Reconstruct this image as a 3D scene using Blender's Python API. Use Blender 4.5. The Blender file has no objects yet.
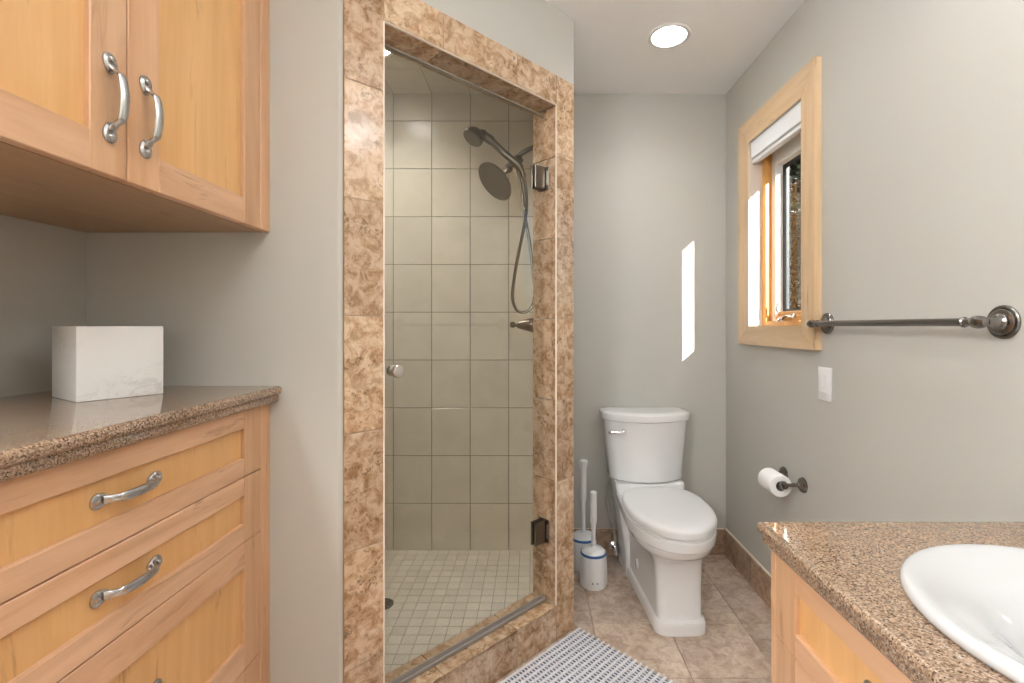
import bpy, bmesh, math, random
from mathutils import Vector, Matrix

S = bpy.context.scene
COL = S.collection
random.seed(7)
PI = math.pi

# ------------------------------------------------------------------ camera
CAM_H = 1.21
cam_d = bpy.data.cameras.new('camera')
cam_d.sensor_width = 36.0
cam_d.lens = 480.0 / 1024 * 36.0
cam_d.shift_x = -(532 - 512) / 1024
cam_d.shift_y = -(341.5 - 326) / 1024
cam_d.clip_start = 0.02
cam = bpy.data.objects.new('camera', cam_d)
cam.location = (0, 0, CAM_H)
cam.rotation_euler = (PI / 2, 0, 0)
COL.objects.link(cam)
S.camera = cam

# ------------------------------------------------------------------ world, sun, exposure
w = bpy.data.worlds.new('sky')
S.world = w
w.use_nodes = True
wn = w.node_tree.nodes
wl = w.node_tree.links
sky = wn.new('ShaderNodeTexSky')
sky.sky_type = 'NISHITA'
sky.sun_disc = False
sky.sun_elevation = math.radians(20.3)
wl.new(sky.outputs[0], wn['Background'].inputs[0])
wn['Background'].inputs[1].default_value = 0.06

sd = bpy.data.lights.new('sun', 'SUN')
sd.energy = 4.2
sd.angle = math.radians(0.5)
sd.color = (1.0, 0.95, 0.88)
sun = bpy.data.objects.new('sun', sd)
sun.rotation_euler = Vector((-0.447, 1.0, -0.405)).to_track_quat('-Z', 'Y').to_euler()
sun.location = (6, -8, 6)
COL.objects.link(sun)

S.view_settings.view_transform = 'Standard'
S.view_settings.look = 'None'
S.view_settings.exposure = 2.15
S.view_settings.gamma = 1.0
S.view_settings.use_curve_mapping = False
S.cycles.max_bounces = 10
S.cycles.diffuse_bounces = 6
S.cycles.glossy_bounces = 5
S.cycles.transparent_max_bounces = 12
S.cycles.sample_clamp_indirect = 6.0
S.cycles.caustics_reflective = False
S.cycles.caustics_refractive = False

LENS_POWER = 38.0      # recessed lamps
FILL_GLOBE_POWER = 8.0      # vanity globes, an unseen lamp added to brighten the room
FILL_DOME_POWER = 9.0      # unseen dome lamp added behind the camera as fill
FILL_SCONCE_POWER = 17.0    # two unseen sconces added for fill on the left wall, level with the camera and behind it


# ------------------------------------------------------------------ materials
class NT:
    def __init__(self, name):
        self.m = bpy.data.materials.new(name)
        self.m.use_nodes = True
        self.t = self.m.node_tree
        self.p = self.t.nodes['Principled BSDF']

    def n(self, kind, **kw):
        nd = self.t.nodes.new('ShaderNode' + kind)
        for k, v in kw.items():
            if k.startswith('i_'):
                key = k[2:]
                key = int(key) if key.isdigit() else key.replace('_', ' ')
                nd.inputs[key].default_value = v
            else:
                setattr(nd, k, v)
        return nd

    def l(self, a, b):
        self.t.links.new(a, b)

    def ramp(self, src, stops, interp='LINEAR'):
        r = self.n('ValToRGB')
        r.color_ramp.interpolation = interp
        el = r.color_ramp.elements
        while len(el) < len(stops):
            el.new(0.5)
        for e, (p, c) in zip(el, stops):
            e.position = p
            e.color = (*c, 1) if len(c) == 3 else c
        self.l(src, r.inputs[0])
        return r.outputs[0]

    def mix(self, fac, a, b, blend='MIX'):
        x = self.n('Mix', data_type='RGBA', blend_type=blend)
        for sock, v in ((x.inputs[0], fac), (x.inputs[6], a), (x.inputs[7], b)):
            if hasattr(v, 'is_output'):
                self.l(v, sock)
            elif isinstance(v, (int, float)):
                sock.default_value = v
            else:
                sock.default_value = (*v, 1)
        return x.outputs[2]

    def math(self, op, a, b=None):
        x = self.n('Math', operation=op)
        for i, v in enumerate((a, b)):
            if v is None:
                continue
            if hasattr(v, 'is_output'):
                self.l(v, x.inputs[i])
            else:
                x.inputs[i].default_value = v
        return x.outputs[0]

    def coords(self, scale=(1, 1, 1), island=0.0):
        tc = self.n('TexCoord')
        mp = self.n('Mapping')
        mp.inputs['Scale'].default_value = scale
        self.l(tc.outputs['Object'], mp.inputs['Vector'])
        if island:
            g = self.n('NewGeometry')
            k = self.math('MULTIPLY', g.outputs['Random Per Island'], island)
            cb = self.n('CombineXYZ')
            self.l(k, cb.inputs[0]); self.l(k, cb.inputs[1]); self.l(k, cb.inputs[2])
            self.l(cb.outputs[0], mp.inputs['Location'])
            self.isl = g.outputs['Random Per Island']
        return mp.outputs[0]

    def noise(self, v, scale, detail=3, rough=0.55, dist=0.0):
        x = self.n('TexNoise', i_Scale=scale, i_Detail=detail, i_Roughness=rough, i_Distortion=dist)
        self.l(v, x.inputs['Vector'])
        return x.outputs[0]

    def bump(self, h, strength=0.2, dist=0.002):
        b = self.n('Bump', i_Strength=strength, i_Distance=dist)
        self.l(h, b.inputs['Height'])
        self.l(b.outputs[0], self.p.inputs['Normal'])

    def base(self, c):
        if hasattr(c, 'is_output'):
            self.l(c, self.p.inputs['Base Color'])
        else:
            self.p.inputs['Base Color'].default_value = (*c, 1)


def plain(name, c, rough=0.5, metal=0.0, spec=None, coat=0.0):
    t = NT(name)
    t.base(c)
    t.p.inputs['Roughness'].default_value = rough
    t.p.inputs['Metallic'].default_value = metal
    if spec is not None:
        t.p.inputs['Specular IOR Level'].default_value = spec
    if coat:
        t.p.inputs['Coat Weight'].default_value = coat
        t.p.inputs['Coat Roughness'].default_value = 0.05
    return t.m


def paint(name, c, rough=0.55):
    t = NT(name)
    v = t.coords()
    n1 = t.noise(v, 1.3, 2)
    t.base(t.mix(t.math('MULTIPLY', n1, 0.12), c, tuple(x * 0.92 for x in c)))
    t.p.inputs['Roughness'].default_value = rough
    t.bump(t.noise(v, 260, 2), 0.05, 0.001)
    return t.m


def wood(name, c_lo, c_hi, axis, rough=0.32):
    t = NT(name)
    sc = [9, 9, 9]
    sc[axis] = 0.9
    v = t.coords(tuple(sc), island=13.0)
    n1 = t.noise(v, 1.6, 5, 0.6, 1.2)
    sc2 = [160, 160, 160]
    sc2[axis] = 4
    v2 = t.coords(tuple(sc2), island=7.0)
    n2 = t.noise(v2, 1.0, 3)
    c = t.ramp(n1, [(0.30, c_lo), (0.50, tuple((a + b) / 2 for a, b in zip(c_lo, c_hi))), (0.72, c_hi)])
    c = t.mix(t.math('MULTIPLY', n2, 0.22), c, tuple(x * 0.72 for x in c_lo))
    # thin dark mineral streaks
    sc3 = [22, 22, 22]
    sc3[axis] = 2.2
    v3 = t.coords(tuple(sc3), island=29.0)
    n3 = t.noise(v3, 1.3, 4, 0.65, 0.6)
    st = t.ramp(n3, [(0.61, (0, 0, 0)), (0.70, (0.6, 0.6, 0.6))])
    c = t.mix(st, c, tuple(x * 0.5 for x in c_lo))
    g = t.ramp(t.isl, [(0, (0.92, 0.92, 0.92)), (1, (1.06, 1.05, 1.04))])
    c = t.mix(1.0, c, g, 'MULTIPLY')
    t.base(c)
    t.p.inputs['Roughness'].default_value = rough
    t.bump(n2, 0.06, 0.001)
    return t.m


def travertine(name, base, light, dark, rough=0.17, scale=1.0, pits=0.75):
    t = NT(name)
    v = t.coords((scale, scale, scale), island=23.0)
    n1 = t.noise(v, 5, 6, 0.64, 1.0)
    n2 = t.noise(v, 28, 6, 0.7, 0.6)
    n3 = t.noise(v, 70, 4, 0.7)
    c = t.ramp(n1, [(0.39, dark), (0.46, base), (0.52, base), (0.59, light)])
    c2 = t.ramp(n2, [(0.41, dark), (0.48, base), (0.57, light)])
    c = t.mix(0.6, c, c2)
    m3 = t.ramp(n3, [(0.53, (0, 0, 0)), (0.62, (1, 1, 1))])
    clu = t.ramp(t.noise(v, 8, 3, 0.6, 0.5), [(0.46, (0.1, 0.1, 0.1)), (0.60, (1, 1, 1))])
    m3 = t.mix(1.0, m3, clu, 'MULTIPLY')
    c = t.mix(t.math('MULTIPLY', m3, pits), c, tuple(x * 0.55 for x in dark))
    m4 = t.ramp(t.noise(v, 46, 3, 0.6, 1.0), [(0.60, (0, 0, 0)), (0.70, (1, 1, 1))])
    c = t.mix(t.math('MULTIPLY', m4, 0.55), c, light)
    g = t.ramp(t.isl, [(0, (0.84, 0.82, 0.82)), (0.5, (1, 0.98, 0.97)), (1, (1.12, 1.10, 1.06))])
    c = t.mix(1.0, c, g, 'MULTIPLY')
    t.base(c)
    t.p.inputs['Roughness'].default_value = rough
    t.bump(n3, 0.12, 0.002)
    return t.m


def ceramic_tile(name, base, alt, rough=0.22):
    t = NT(name)
    v = t.coords((1, 1, 1), island=17.0)
    n1 = t.noise(v, 6, 5, 0.6, 0.5)
    n2 = t.noise(v, 40, 3)
    c = t.mix(t.ramp(n1, [(0.3, (0, 0, 0)), (0.7, (1, 1, 1))]), base, alt)
    c = t.mix(t.math('MULTIPLY', n2, 0.18), c, tuple(x * 0.75 for x in base))
    g = t.ramp(t.isl, [(0, (0.93, 0.93, 0.93)), (1, (1.05, 1.05, 1.05))])
    c = t.mix(1.0, c, g, 'MULTIPLY')
    t.base(c)
    t.p.inputs['Roughness'].default_value = rough
    t.bump(n1, 0.03, 0.004)
    return t.m


def granite(name, cols, rough=0.12):
    t = NT(name)
    v = t.coords()
    vo = t.n('TexVoronoi', i_Scale=420.0)
    t.l(v, vo.inputs['Vector'])
    sep = t.n('SeparateColor')
    t.l(vo.outputs['Color'], sep.inputs[0])
    n = t.noise(v, 190, 4, 0.7)
    f = t.math('ADD', t.math('MULTIPLY', sep.outputs[0], 0.6), t.math('MULTIPLY', n, 0.4))
    k = [0.2, 0.32, 0.46, 0.6, 0.76]
    c = t.ramp(f, list(zip(k, cols)))
    t.base(c)
    t.p.inputs['Roughness'].default_value = rough
    t.p.inputs['IOR'].default_value = 1.6
    t.p.inputs['Coat Weight'].default_value = 0.4
    t.p.inputs['Coat Roughness'].default_value = 0.02
    return t.m


def clear_glass(name, tint=(0.97, 0.99, 0.98), ior=1.5):
    t = NT(name)
    out = t.t.nodes['Material Output']
    tr = t.n('BsdfTransparent')
    tr.inputs[0].default_value = (*tint, 1)
    gl = t.n('BsdfGlossy')
    gl.inputs['Roughness'].default_value = 0.0
    fr = t.n('Fresnel')
    geo = t.n('NewGeometry')
    t.l(t.math('SUBTRACT', ior, t.math('MULTIPLY', geo.outputs['Backfacing'], ior - 1 / ior)), fr.inputs['IOR'])
    mx = t.n('MixShader')
    t.l(fr.outputs[0], mx.inputs[0])
    t.l(tr.outputs[0], mx.inputs[1])
    t.l(gl.outputs[0], mx.inputs[2])
    t.l(mx.outputs[0], out.inputs[0])
    return t.m


def lamp_mat(name, c, strength):
    t = NT(name)
    t.base((0.9, 0.9, 0.9))
    t.p.inputs['Emission Color'].default_value = (*c, 1)
    t.p.inputs['Emission Strength'].default_value = strength
    return t.m


M = {}
M['paint'] = paint('greige paint', (0.495, 0.480, 0.440))
M['ceil'] = paint('ceiling paint', (0.90, 0.90, 0.91), 0.7)
M['white'] = plain('white plastic', (0.75, 0.75, 0.75), 0.35)
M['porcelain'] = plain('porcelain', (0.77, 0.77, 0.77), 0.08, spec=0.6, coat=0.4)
M['frame_y'] = wood('maple rail', (0.52, 0.29, 0.155), (0.74, 0.48, 0.31), 1)
M['frame_z'] = wood('maple stile', (0.52, 0.285, 0.145), (0.73, 0.455, 0.27), 2)
M['frame_x'] = wood('maple cross', (0.52, 0.285, 0.145), (0.73, 0.455, 0.27), 0)
M['panel_z'] = wood('maple panel', (0.66, 0.36, 0.135), (0.80, 0.48, 0.215), 2)
M['shaded_box'] = wood('shaded maple carcass', (0.36, 0.225, 0.125), (0.42, 0.275, 0.16), 1, 0.4)  # darker maple: the shade under the wall cabinet is put into the colour
M['trim_z'] = wood('window wood upright', (0.56, 0.38, 0.21), (0.72, 0.53, 0.34), 2, 0.4)
M['trim_y'] = wood('window wood level', (0.56, 0.38, 0.21), (0.72, 0.53, 0.34), 1, 0.4)
M['jamb'] = wood('pale jamb wood', (0.64, 0.55, 0.47), (0.74, 0.67, 0.60), 2, 0.4)
M['stop'] = wood('window stop wood', (0.60, 0.28, 0.06), (0.74, 0.38, 0.10), 2, 0.35)
M['sash'] = plain('pale sash', (0.80, 0.79, 0.76), 0.4)
M['trav'] = travertine('travertine surround', (0.47, 0.31, 0.19), (0.645, 0.50, 0.36), (0.26, 0.145, 0.065))
M['trav_floor'] = travertine('travertine floor', (0.50, 0.39, 0.31), (0.63, 0.52, 0.43), (0.385, 0.285, 0.22), 0.25, 0.8, 0.4)
M['trav_base'] = travertine('travertine skirting', (0.41, 0.28, 0.19), (0.52, 0.39, 0.29), (0.28, 0.17, 0.10), 0.35)
M['trav_grout'] = plain('sandy grout', (0.36, 0.27, 0.19), 0.9)
M['bead'] = plain('pale grout bead', (0.78, 0.70, 0.60), 0.5)
M['tile'] = ceramic_tile('shower wall tile', (0.70, 0.645, 0.54), (0.61, 0.56, 0.46))
M['mosaic'] = ceramic_tile('shower mosaic', (0.70, 0.645, 0.54), (0.61, 0.56, 0.46), 0.35)
M['grout'] = plain('brown grout', (0.20, 0.165, 0.11), 0.9)
M['grout_floor'] = plain('floor grout', (0.30, 0.25, 0.18), 0.9)
M['granite'] = granite('brown granite', [(0.07, 0.042, 0.026), (0.18, 0.112, 0.070), (0.265, 0.172, 0.108), (0.325, 0.218, 0.145), (0.42, 0.31, 0.225)], 0.05)
M['marble'] = None
M['nickel'] = plain('antique nickel', (0.52, 0.515, 0.51), 0.26, 1.0)
M['dark_nickel'] = plain('dark nickel', (0.24, 0.225, 0.21), 0.22, 1.0)
M['bronze'] = plain('brushed bronze nickel', (0.17, 0.148, 0.12), 0.3, 1.0)
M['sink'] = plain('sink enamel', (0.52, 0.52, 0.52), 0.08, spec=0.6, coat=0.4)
M['chrome'] = plain('chrome', (0.75, 0.75, 0.76), 0.08, 1.0)
M['silver'] = plain('satin nickel', (0.66, 0.63, 0.58), 0.3, 1.0)
M['glass'] = clear_glass('shower glass', (0.965, 0.965, 0.955))
M['pane'] = clear_glass('window glass', ior=1.18)
M['black'] = plain('black rubber', (0.012, 0.012, 0.014), 0.5)
M['grey_metal'] = plain('grey cladding', (0.30, 0.30, 0.30), 0.5)
M['seal'] = plain('grey seal strip', (0.27, 0.245, 0.225), 0.35)
M['top_seal'] = plain('dull top seal', (0.22, 0.19, 0.15), 0.4)
M['blue'] = plain('blue band', (0.03, 0.12, 0.32), 0.35)
M['paper'] = plain('tissue paper', (0.85, 0.85, 0.84), 0.95)
M['hole'] = plain('dark inside', (0.03, 0.025, 0.02), 0.8)
M['screen'] = plain('roller blind cloth', (0.78, 0.79, 0.80), 0.6)
M['stucco'] = plain('outside wall', (0.5, 0.48, 0.44), 0.9)
M['lens'] = lamp_mat('lamp lens', (0.98, 0.98, 0.97), LENS_POWER)
M['shower_lens'] = lamp_mat('shower lamp lens', (1.0, 0.965, 0.91), LENS_POWER * 2.3)
M['fill_vanity_lens'] = lamp_mat('added vanity lens', (0.98, 0.98, 0.97), LENS_POWER * 0.12)
M['globe'] = lamp_mat('frosted fill globe', (0.93, 0.97, 1.0), FILL_GLOBE_POWER)
M['fill_sconce'] = lamp_mat('frosted fill cylinder', (0.93, 0.97, 1.0), FILL_SCONCE_POWER)
M['dome'] = lamp_mat('frosted fill dome', (0.93, 0.97, 1.0), FILL_DOME_POWER)


def _marble():
    t = NT('white marble')
    v = t.coords((1, 1, 1.6))
    n1 = t.noise(v, 9, 6, 0.65, 2.0)
    a = t.math('ABSOLUTE', t.math('SUBTRACT', n1, 0.5))
    vein = t.ramp(a, [(0.0, (0.45, 0.45, 0.45)), (0.035, (0, 0, 0))])
    patch = t.ramp(t.noise(v, 5, 3), [(0.45, (0, 0, 0)), (0.65, (1, 1, 1))])
    f = t.math('MULTIPLY', vein, patch)
    t.base(t.mix(f, (0.80, 0.79, 0.77), (0.42, 0.42, 0.42)))
    t.p.inputs['Roughness'].default_value = 0.25
    return t.m


M['marble'] = _marble()


# ------------------------------------------------------------------ mesh helpers
def bm_new():
    return bmesh.new()


I4 = Matrix.Identity(4)


def face(bm, vs, mi=0):
    try:
        f = bm.faces.new(vs)
        f.material_index = mi
        return f
    except ValueError:
        return None


def box(bm, x0, x1, y0, y1, z0, z1, bev=0.0, mi=0, M4=I4, seg=1):
    vs = [bm.verts.new(M4 @ Vector(p)) for p in
          ((x0, y0, z0), (x1, y0, z0), (x1, y1, z0), (x0, y1, z0), (x0, y0, z1), (x1, y0, z1), (x1, y1, z1), (x0, y1, z1))]
    fs = []
    for q in ((0, 3, 2, 1), (4, 5, 6, 7), (0, 1, 5, 4), (1, 2, 6, 5), (2, 3, 7, 6), (3, 0, 4, 7)):
        fs.append(face(bm, [vs[i] for i in q], mi))
    if M4.determinant() < 0:
        bmesh.ops.reverse_faces(bm, faces=fs)
    if bev:
        es = list({e for f in fs for e in f.edges})
        r = bmesh.ops.bevel(bm, geom=es, offset=bev, segments=seg, affect='EDGES', profile=0.5)
        for f in r['faces']:
            f.material_index = mi


def prism(bm, poly, z0, z1, mi=0, M4=I4):
    """poly: CCW list of (x, y)."""
    a = [bm.verts.new(M4 @ Vector((x, y, z0))) for x, y in poly]
    b = [bm.verts.new(M4 @ Vector((x, y, z1))) for x, y in poly]
    n = len(poly)
    face(bm, a[::-1], mi)
    face(bm, b, mi)
    for i in range(n):
        j = (i + 1) % n
        face(bm, [a[i], a[j], b[j], b[i]], mi)


def tile(bm, pts, nrm, h, ch=0.0012, mi=0):
    """tile on a plane: pts counter-clockwise seen from nrm, raised by h with a small chamfer."""
    pts = [Vector(p) for p in pts]
    nrm = Vector(nrm).normalized()
    c = sum(pts, Vector()) / len(pts)
    a = [bm.verts.new(p) for p in pts]
    b = [bm.verts.new(p + nrm * (h - ch)) for p in pts]
    t = []
    for p in pts:
        d = (c - p)
        t.append(bm.verts.new(p + nrm * h + d.normalized() * min(ch * 1.4, d.length * 0.3)))
    n = len(pts)
    for lo, hi in ((a, b), (b, t)):
        for i in range(n):
            j = (i + 1) % n
            face(bm, [lo[i], lo[j], hi[j], hi[i]], mi)
    face(bm, t, mi)
    face(bm, a[::-1], mi)


def loft(bm, rings, mi=0, cap0=True, cap1=True, closed=True):
    vr = [[bm.verts.new(p) for p in r] for r in rings]
    for a, b in zip(vr[:-1], vr[1:]):
        n = len(a)
        for i in range(n if closed else n - 1):
            j = (i + 1) % n
            face(bm, [a[i], a[j], b[j], b[i]], mi)
    if cap0:
        face(bm, vr[0][::-1], mi)
    if cap1:
        face(bm, vr[-1], mi)
    return vr


def lathe(bm, prof, M4=I4, seg=32, mi=0, cap0=True, cap1=True):
    """prof: list of (r, z) along local z."""
    rings = []
    for r, z in prof:
        r = max(r, 1e-5)
        rings.append([M4 @ Vector((r * math.cos(2 * PI * k / seg), r * math.sin(2 * PI * k / seg), z)) for k in range(seg)])
    loft(bm, rings, mi, cap0, cap1)


def axis_m(loc, d, up=None):
    """matrix whose local z looks along d, origin at loc."""
    d = Vector(d).normalized()
    q = d.to_track_quat('Z', 'Y')
    return Matrix.Translation(Vector(loc)) @ q.to_matrix().to_4x4()


def smooth_path(pts, n=8):
    pts = [Vector(p) for p in pts]
    out = []
    P = [pts[0] * 2 - pts[1]] + pts + [pts[-1] * 2 - pts[-2]]
    for i in range(1, len(P) - 2):
        p0, p1, p2, p3 = P[i - 1:i + 3]
        for k in range(n):
            t = k / n
            out.append(0.5 * ((2 * p1) + (-p0 + p2) * t + (2 * p0 - 5 * p1 + 4 * p2 - p3) * t * t + (-p0 + 3 * p1 - 3 * p2 + p3) * t ** 3))
    out.append(pts[-1])
    return out


def tube(bm, pts, r, seg=10, mi=0, M4=I4, flat=1.0, ref=None):
    """r: number or list per point; flat scales the second section axis."""
    pts = [Vector(p) for p in pts]
    n = len(pts)
    if not isinstance(r, (list, tuple)):
        r = [r] * n
    rings = []
    prev = Vector(ref) if ref else None
    for i, p in enumerate(pts):
        t = (pts[min(i + 1, n - 1)] - pts[max(i - 1, 0)]).normalized()
        if prev is None:
            prev = t.orthogonal().normalized()
        a = (prev - t * prev.dot(t)).normalized()
        b = t.cross(a)
        prev = a
        rings.append([M4 @ (p + a * r[i] * math.cos(2 * PI * k / seg) + b * r[i] * flat * math.sin(2 * PI * k / seg)) for k in range(seg)])
    loft(bm, rings, mi)


def obj(name, bm, mats, parent=None, loc=None, rotz=0.0, angle=35, smooth=True):
    bmesh.ops.recalc_face_normals(bm, faces=bm.faces[:])
    me = bpy.data.meshes.new(name)
    bm.to_mesh(me)
    bm.free()
    if not isinstance(mats, (list, tuple)):
        mats = [mats]
    for m in mats:
        me.materials.append(m)
    if smooth:
        for p in me.polygons:
            p.use_smooth = True
        me.set_sharp_from_angle(angle=math.radians(angle))
    o = bpy.data.objects.new(name, me)
    COL.objects.link(o)
    if loc is not None:
        o.location = loc
    o.rotation_euler = (0, 0, rotz)
    if parent:
        o.parent = parent
    return o


def tag(o, label, cat, group=None):
    o['label'] = label
    o['category'] = cat
    if group:
        o['group'] = group
    return o


def thing(name, label, cat, loc=(0, 0, 0), rotz=0.0, group=None):
    o = bpy.data.objects.new(name, None)
    COL.objects.link(o)
    o.empty_display_size = 0.05
    o.location = loc
    o.rotation_euler = (0, 0, rotz)
    return tag(o, label, cat, group)


def struct(name, bm, mats, **kw):
    o = obj(name, bm, mats, **kw)
    if o.parent is None:
        o['kind'] = 'structure'
    return o


def dup(root, loc, label, group=None):
    r = root.copy()
    COL.objects.link(r)
    r.location = loc
    r['label'] = label
    if group:
        r['group'] = group
    for ch in list(root.children):
        c = ch.copy()
        COL.objects.link(c)
        c.parent = r
        for g in list(ch.children):
            d = g.copy()
            COL.objects.link(d)
            d.parent = c
    return r


# ------------------------------------------------------------------ room dimensions
H = 2.44
XL, XR = -1.169, 1.029
YB, YN = 2.546, -1.30
YA = 1.258                     # alcove wall beside the cabinets
TOP = 2.64
R2 = math.sqrt(0.5)
DO = Vector((-0.493, 1.258, 0))    # left end of the diagonal shower front


def D(u, t, z=0.0):
    """point on the diagonal shower front: u along it, t into the shower."""
    return Vector((DO.x + R2 * u - R2 * t, DO.y + R2 * u + R2 * t, z))


def Dxy(u, t):
    p = D(u, t)
    return (p.x, p.y)


U0, U1, UE = 0.1136, 0.830, 0.9348     # opening and end of the diagonal
ZT = 2.06                              # soffit of the opening
ZS = 0.1345                            # top of the curb
ZC = 2.176                             # top of the tiled surround
TT = 0.127                             # thickness of the diagonal wall
CORE = 0.008                           # painted face sits behind the tile face

# floor ------------------------------------------------------------
bm = bm_new()
box(bm, XL - 0.16, XR + 0.17, YN - 0.15, YB + 0.16, -0.14, -0.004, mi=1)
p = 0.3035
y = 1.953 - 12 * p
while y < YB:
    x = 0.246 - 6 * p
    while x < XR:
        x0, x1 = max(x, XL), min(x + p, XR)
        y0, y1 = max(y, YN), min(y + p, YB)
        if x1 - x0 > 0.02 and y1 - y0 > 0.01:
            g = 0.0015
            tile(bm, [(x0 + g, y0 + g, -0.0045), (x1 - g, y0 + g, -0.0045), (x1 - g, y1 - g, -0.0045), (x0 + g, y1 - g, -0.0045)], (0, 0, 1), 0.0045, 0.0008)
        x += p
    y += p
struct('floor', bm, [M['trav_floor'], M['trav_grout']], smooth=False)

# ceiling with round openings for the recessed lamps -----------------
CANS = [(0.581, 2.036), (-0.69, 2.10), (0.70, 0.86), (-0.10, -0.30)]  # the last two hold unseen lamps added to the lighting
CAN_R = 0.072


def plate_with_holes(bm, x0, x1, y0, y1, z, holes, mi=0):
    es = []
    rect = [bm.verts.new((x, y, z)) for x, y in ((x0, y0), (x1, y0), (x1, y1), (x0, y1))]
    for i in range(4):
        es.append(bm.edges.new((rect[i], rect[(i + 1) % 4])))
    for hx, hy in holes:
        ring = [bm.verts.new((hx + CAN_R * math.cos(2 * PI * k / 32), hy + CAN_R * math.sin(2 * PI * k / 32), z)) for k in range(32)]
        for i in range(32):
            es.append(bm.edges.new((ring[i], ring[(i + 1) % 32])))
    r = bmesh.ops.triangle_fill(bm, use_beauty=True, use_dissolve=False, edges=es)
    for g in r['geom']:
        if isinstance(g, bmesh.types.BMFace):
            g.material_index = mi


bm = bm_new()
plate_with_holes(bm, XL - 0.1, XR + 0.1, YN - 0.1, YB + 0.1, H, CANS)
box(bm, XL - 0.16, XR + 0.17, YN - 0.15, YB + 0.16, TOP - 0.03, TOP)
struct('ceiling', bm, M['ceil'], smooth=False)

# outer walls ---------------------------------------------------------
bm = bm_new()
box(bm, XL - 0.15, XL, YN - 0.15, YB + 0.15, -0.1, TOP - 0.03)
struct('wall_left', bm, M['paint'], smooth=False)
bm = bm_new()
box(bm, XL, XR + 0.16, YB, YB + 0.15, -0.1, TOP - 0.03)
struct('wall_back', bm, M['paint'], smooth=False)
bm = bm_new()
box(bm, XL, XR + 0.16, YN - 0.15, YN, -0.1, TOP - 0.03)
struct('wall_near', bm, M['paint'], smooth=False)
# right wall round the window opening
WY0, WY1, WZ0, WZ1 = 1.722, 2.229, 1.205, 2.065
bm = bm_new()
XO = XR + 0.125
box(bm, XR, XO, YN, WY0, -0.1, TOP - 0.03)
box(bm, XR, XO, WY1, YB, -0.1, TOP - 0.03)
box(bm, XR, XO, WY0, WY1, -0.1, WZ0)
box(bm, XR, XO, WY0, WY1, WZ1, TOP - 0.03)
bmesh.ops.remove_doubles(bm, verts=bm.verts[:], dist=1e-5)
struct('wall_right', bm, M['paint'], smooth=False)

# alcove wall and diagonal shower front --------------------------------
bm = bm_new()
rr = 0.012
arc = [(DO.x - 0.006 - rr + rr * math.sin(a), YA + rr - rr * math.cos(a)) for a in [k * PI / 4 / 6 for k in range(7)]]
prism(bm, [(XL, YA)] + arc + [Dxy(0.0, CORE), Dxy(0.0, TT), (-0.553, YA + 0.12), (XL, YA + 0.12)], 0, H)
struct('wall_alcove', bm, M['paint'], angle=20)

bm = bm_new()
prism(bm, [Dxy(0.0, CORE), Dxy(U0 - 0.008, CORE), Dxy(U0 - 0.008, TT), Dxy(0.0, TT)], 0, H)
prism(bm, [Dxy(U0 - 0.008, CORE), Dxy(U1 + 0.008, CORE), Dxy(U1 + 0.008, TT), Dxy(U0 - 0.008, TT)], ZT + 0.008, H)
prism(bm, [Dxy(U0 - 0.008, CORE), Dxy(U1 + 0.008, CORE), Dxy(U1 + 0.008, TT), Dxy(U0 - 0.008, TT)], 0, ZS - 0.010)
e = Dxy(UE, 0)
prism(bm, [Dxy(U1 + 0.008, CORE), Dxy(UE - 0.006, CORE), (e[0], e[1] + 0.012), (e[0], YB), (0.055, YB), (0.055, 1.986), Dxy(U1 + 0.008, TT)], 0, H)
bmesh.ops.remove_doubles(bm, verts=bm.verts[:], dist=1e-5)
struct('wall_diagonal', bm, M['paint'], smooth=False)

# tiled surround: columns, header, reveals and curb ---------------------
JZ = [0.0, 0.298, 0.611, 0.924, 1.237, 1.550, 1.863, ZC]
G = 0.0014


def dtile(bm, u0, u1, z0, z1, t=CORE, h=CORE):
    tile(bm, [D(u0 + G, t, z0 + G), D(u1 - G, t, z0 + G), D(u1 - G, t, z1 - G), D(u0 + G, t, z1 - G)], (R2, -R2, 0), h, 0.001)


bm = bm_new()
for a, b in zip(JZ[:-1], JZ[1:]):
    dtile(bm, 0.0, U0, a, b)
    if b == ZC:
        dtile(bm, U1, UE, a, b)
    else:
        dtile(bm, U1, UE, a, b)
cuts = [U0, 0.314, 0.625, U1]
for a, b in zip(cuts[:-1], cuts[1:]):
    dtile(bm, a, b, ZT, ZC)
    dtile(bm, a, b, 0.0, ZS)
# reveals
TM = TT + 0.002
for a, b in zip(JZ[:-1], JZ[1:]):
    a2, b2 = max(a, ZS), min(b, ZT)
    if b2 <= a2:
        continue
    for ts in ((0.0, TM),):
        tile(bm, [D(U1 + 0.008, ts[0] + G, a2 + G), D(U1 + 0.008, ts[1] - G, a2 + G), D(U1 + 0.008, ts[1] - G, b2 - G), D(U1 + 0.008, ts[0] + G, b2 - G)], (-R2, -R2, 0), 0.008, 0.001)
        tile(bm, [D(U0 - 0.008, ts[1] - G, a2 + G), D(U0 - 0.008, ts[0] + G, a2 + G), D(U0 - 0.008, ts[0] + G, b2 - G), D(U0 - 0.008, ts[1] - G, b2 - G)], (R2, R2, 0), 0.008, 0.001)
for a, b in zip(cuts[:-1], cuts[1:]):
    tile(bm, [D(a + G, 0, ZT + 0.008), D(a + G, TM, ZT + 0.008), D(b - G, TM, ZT + 0.008), D(b - G, 0, ZT + 0.008)], (0, 0, -1), 0.008, 0.001)
    tile(bm, [D(a + G, 0, ZS - 0.010), D(b - G, 0, ZS - 0.010), D(b - G, TM, ZS - 0.010), D(a + G, TM, ZS - 0.010)], (0, 0, 1), 0.010, 0.001)
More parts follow.
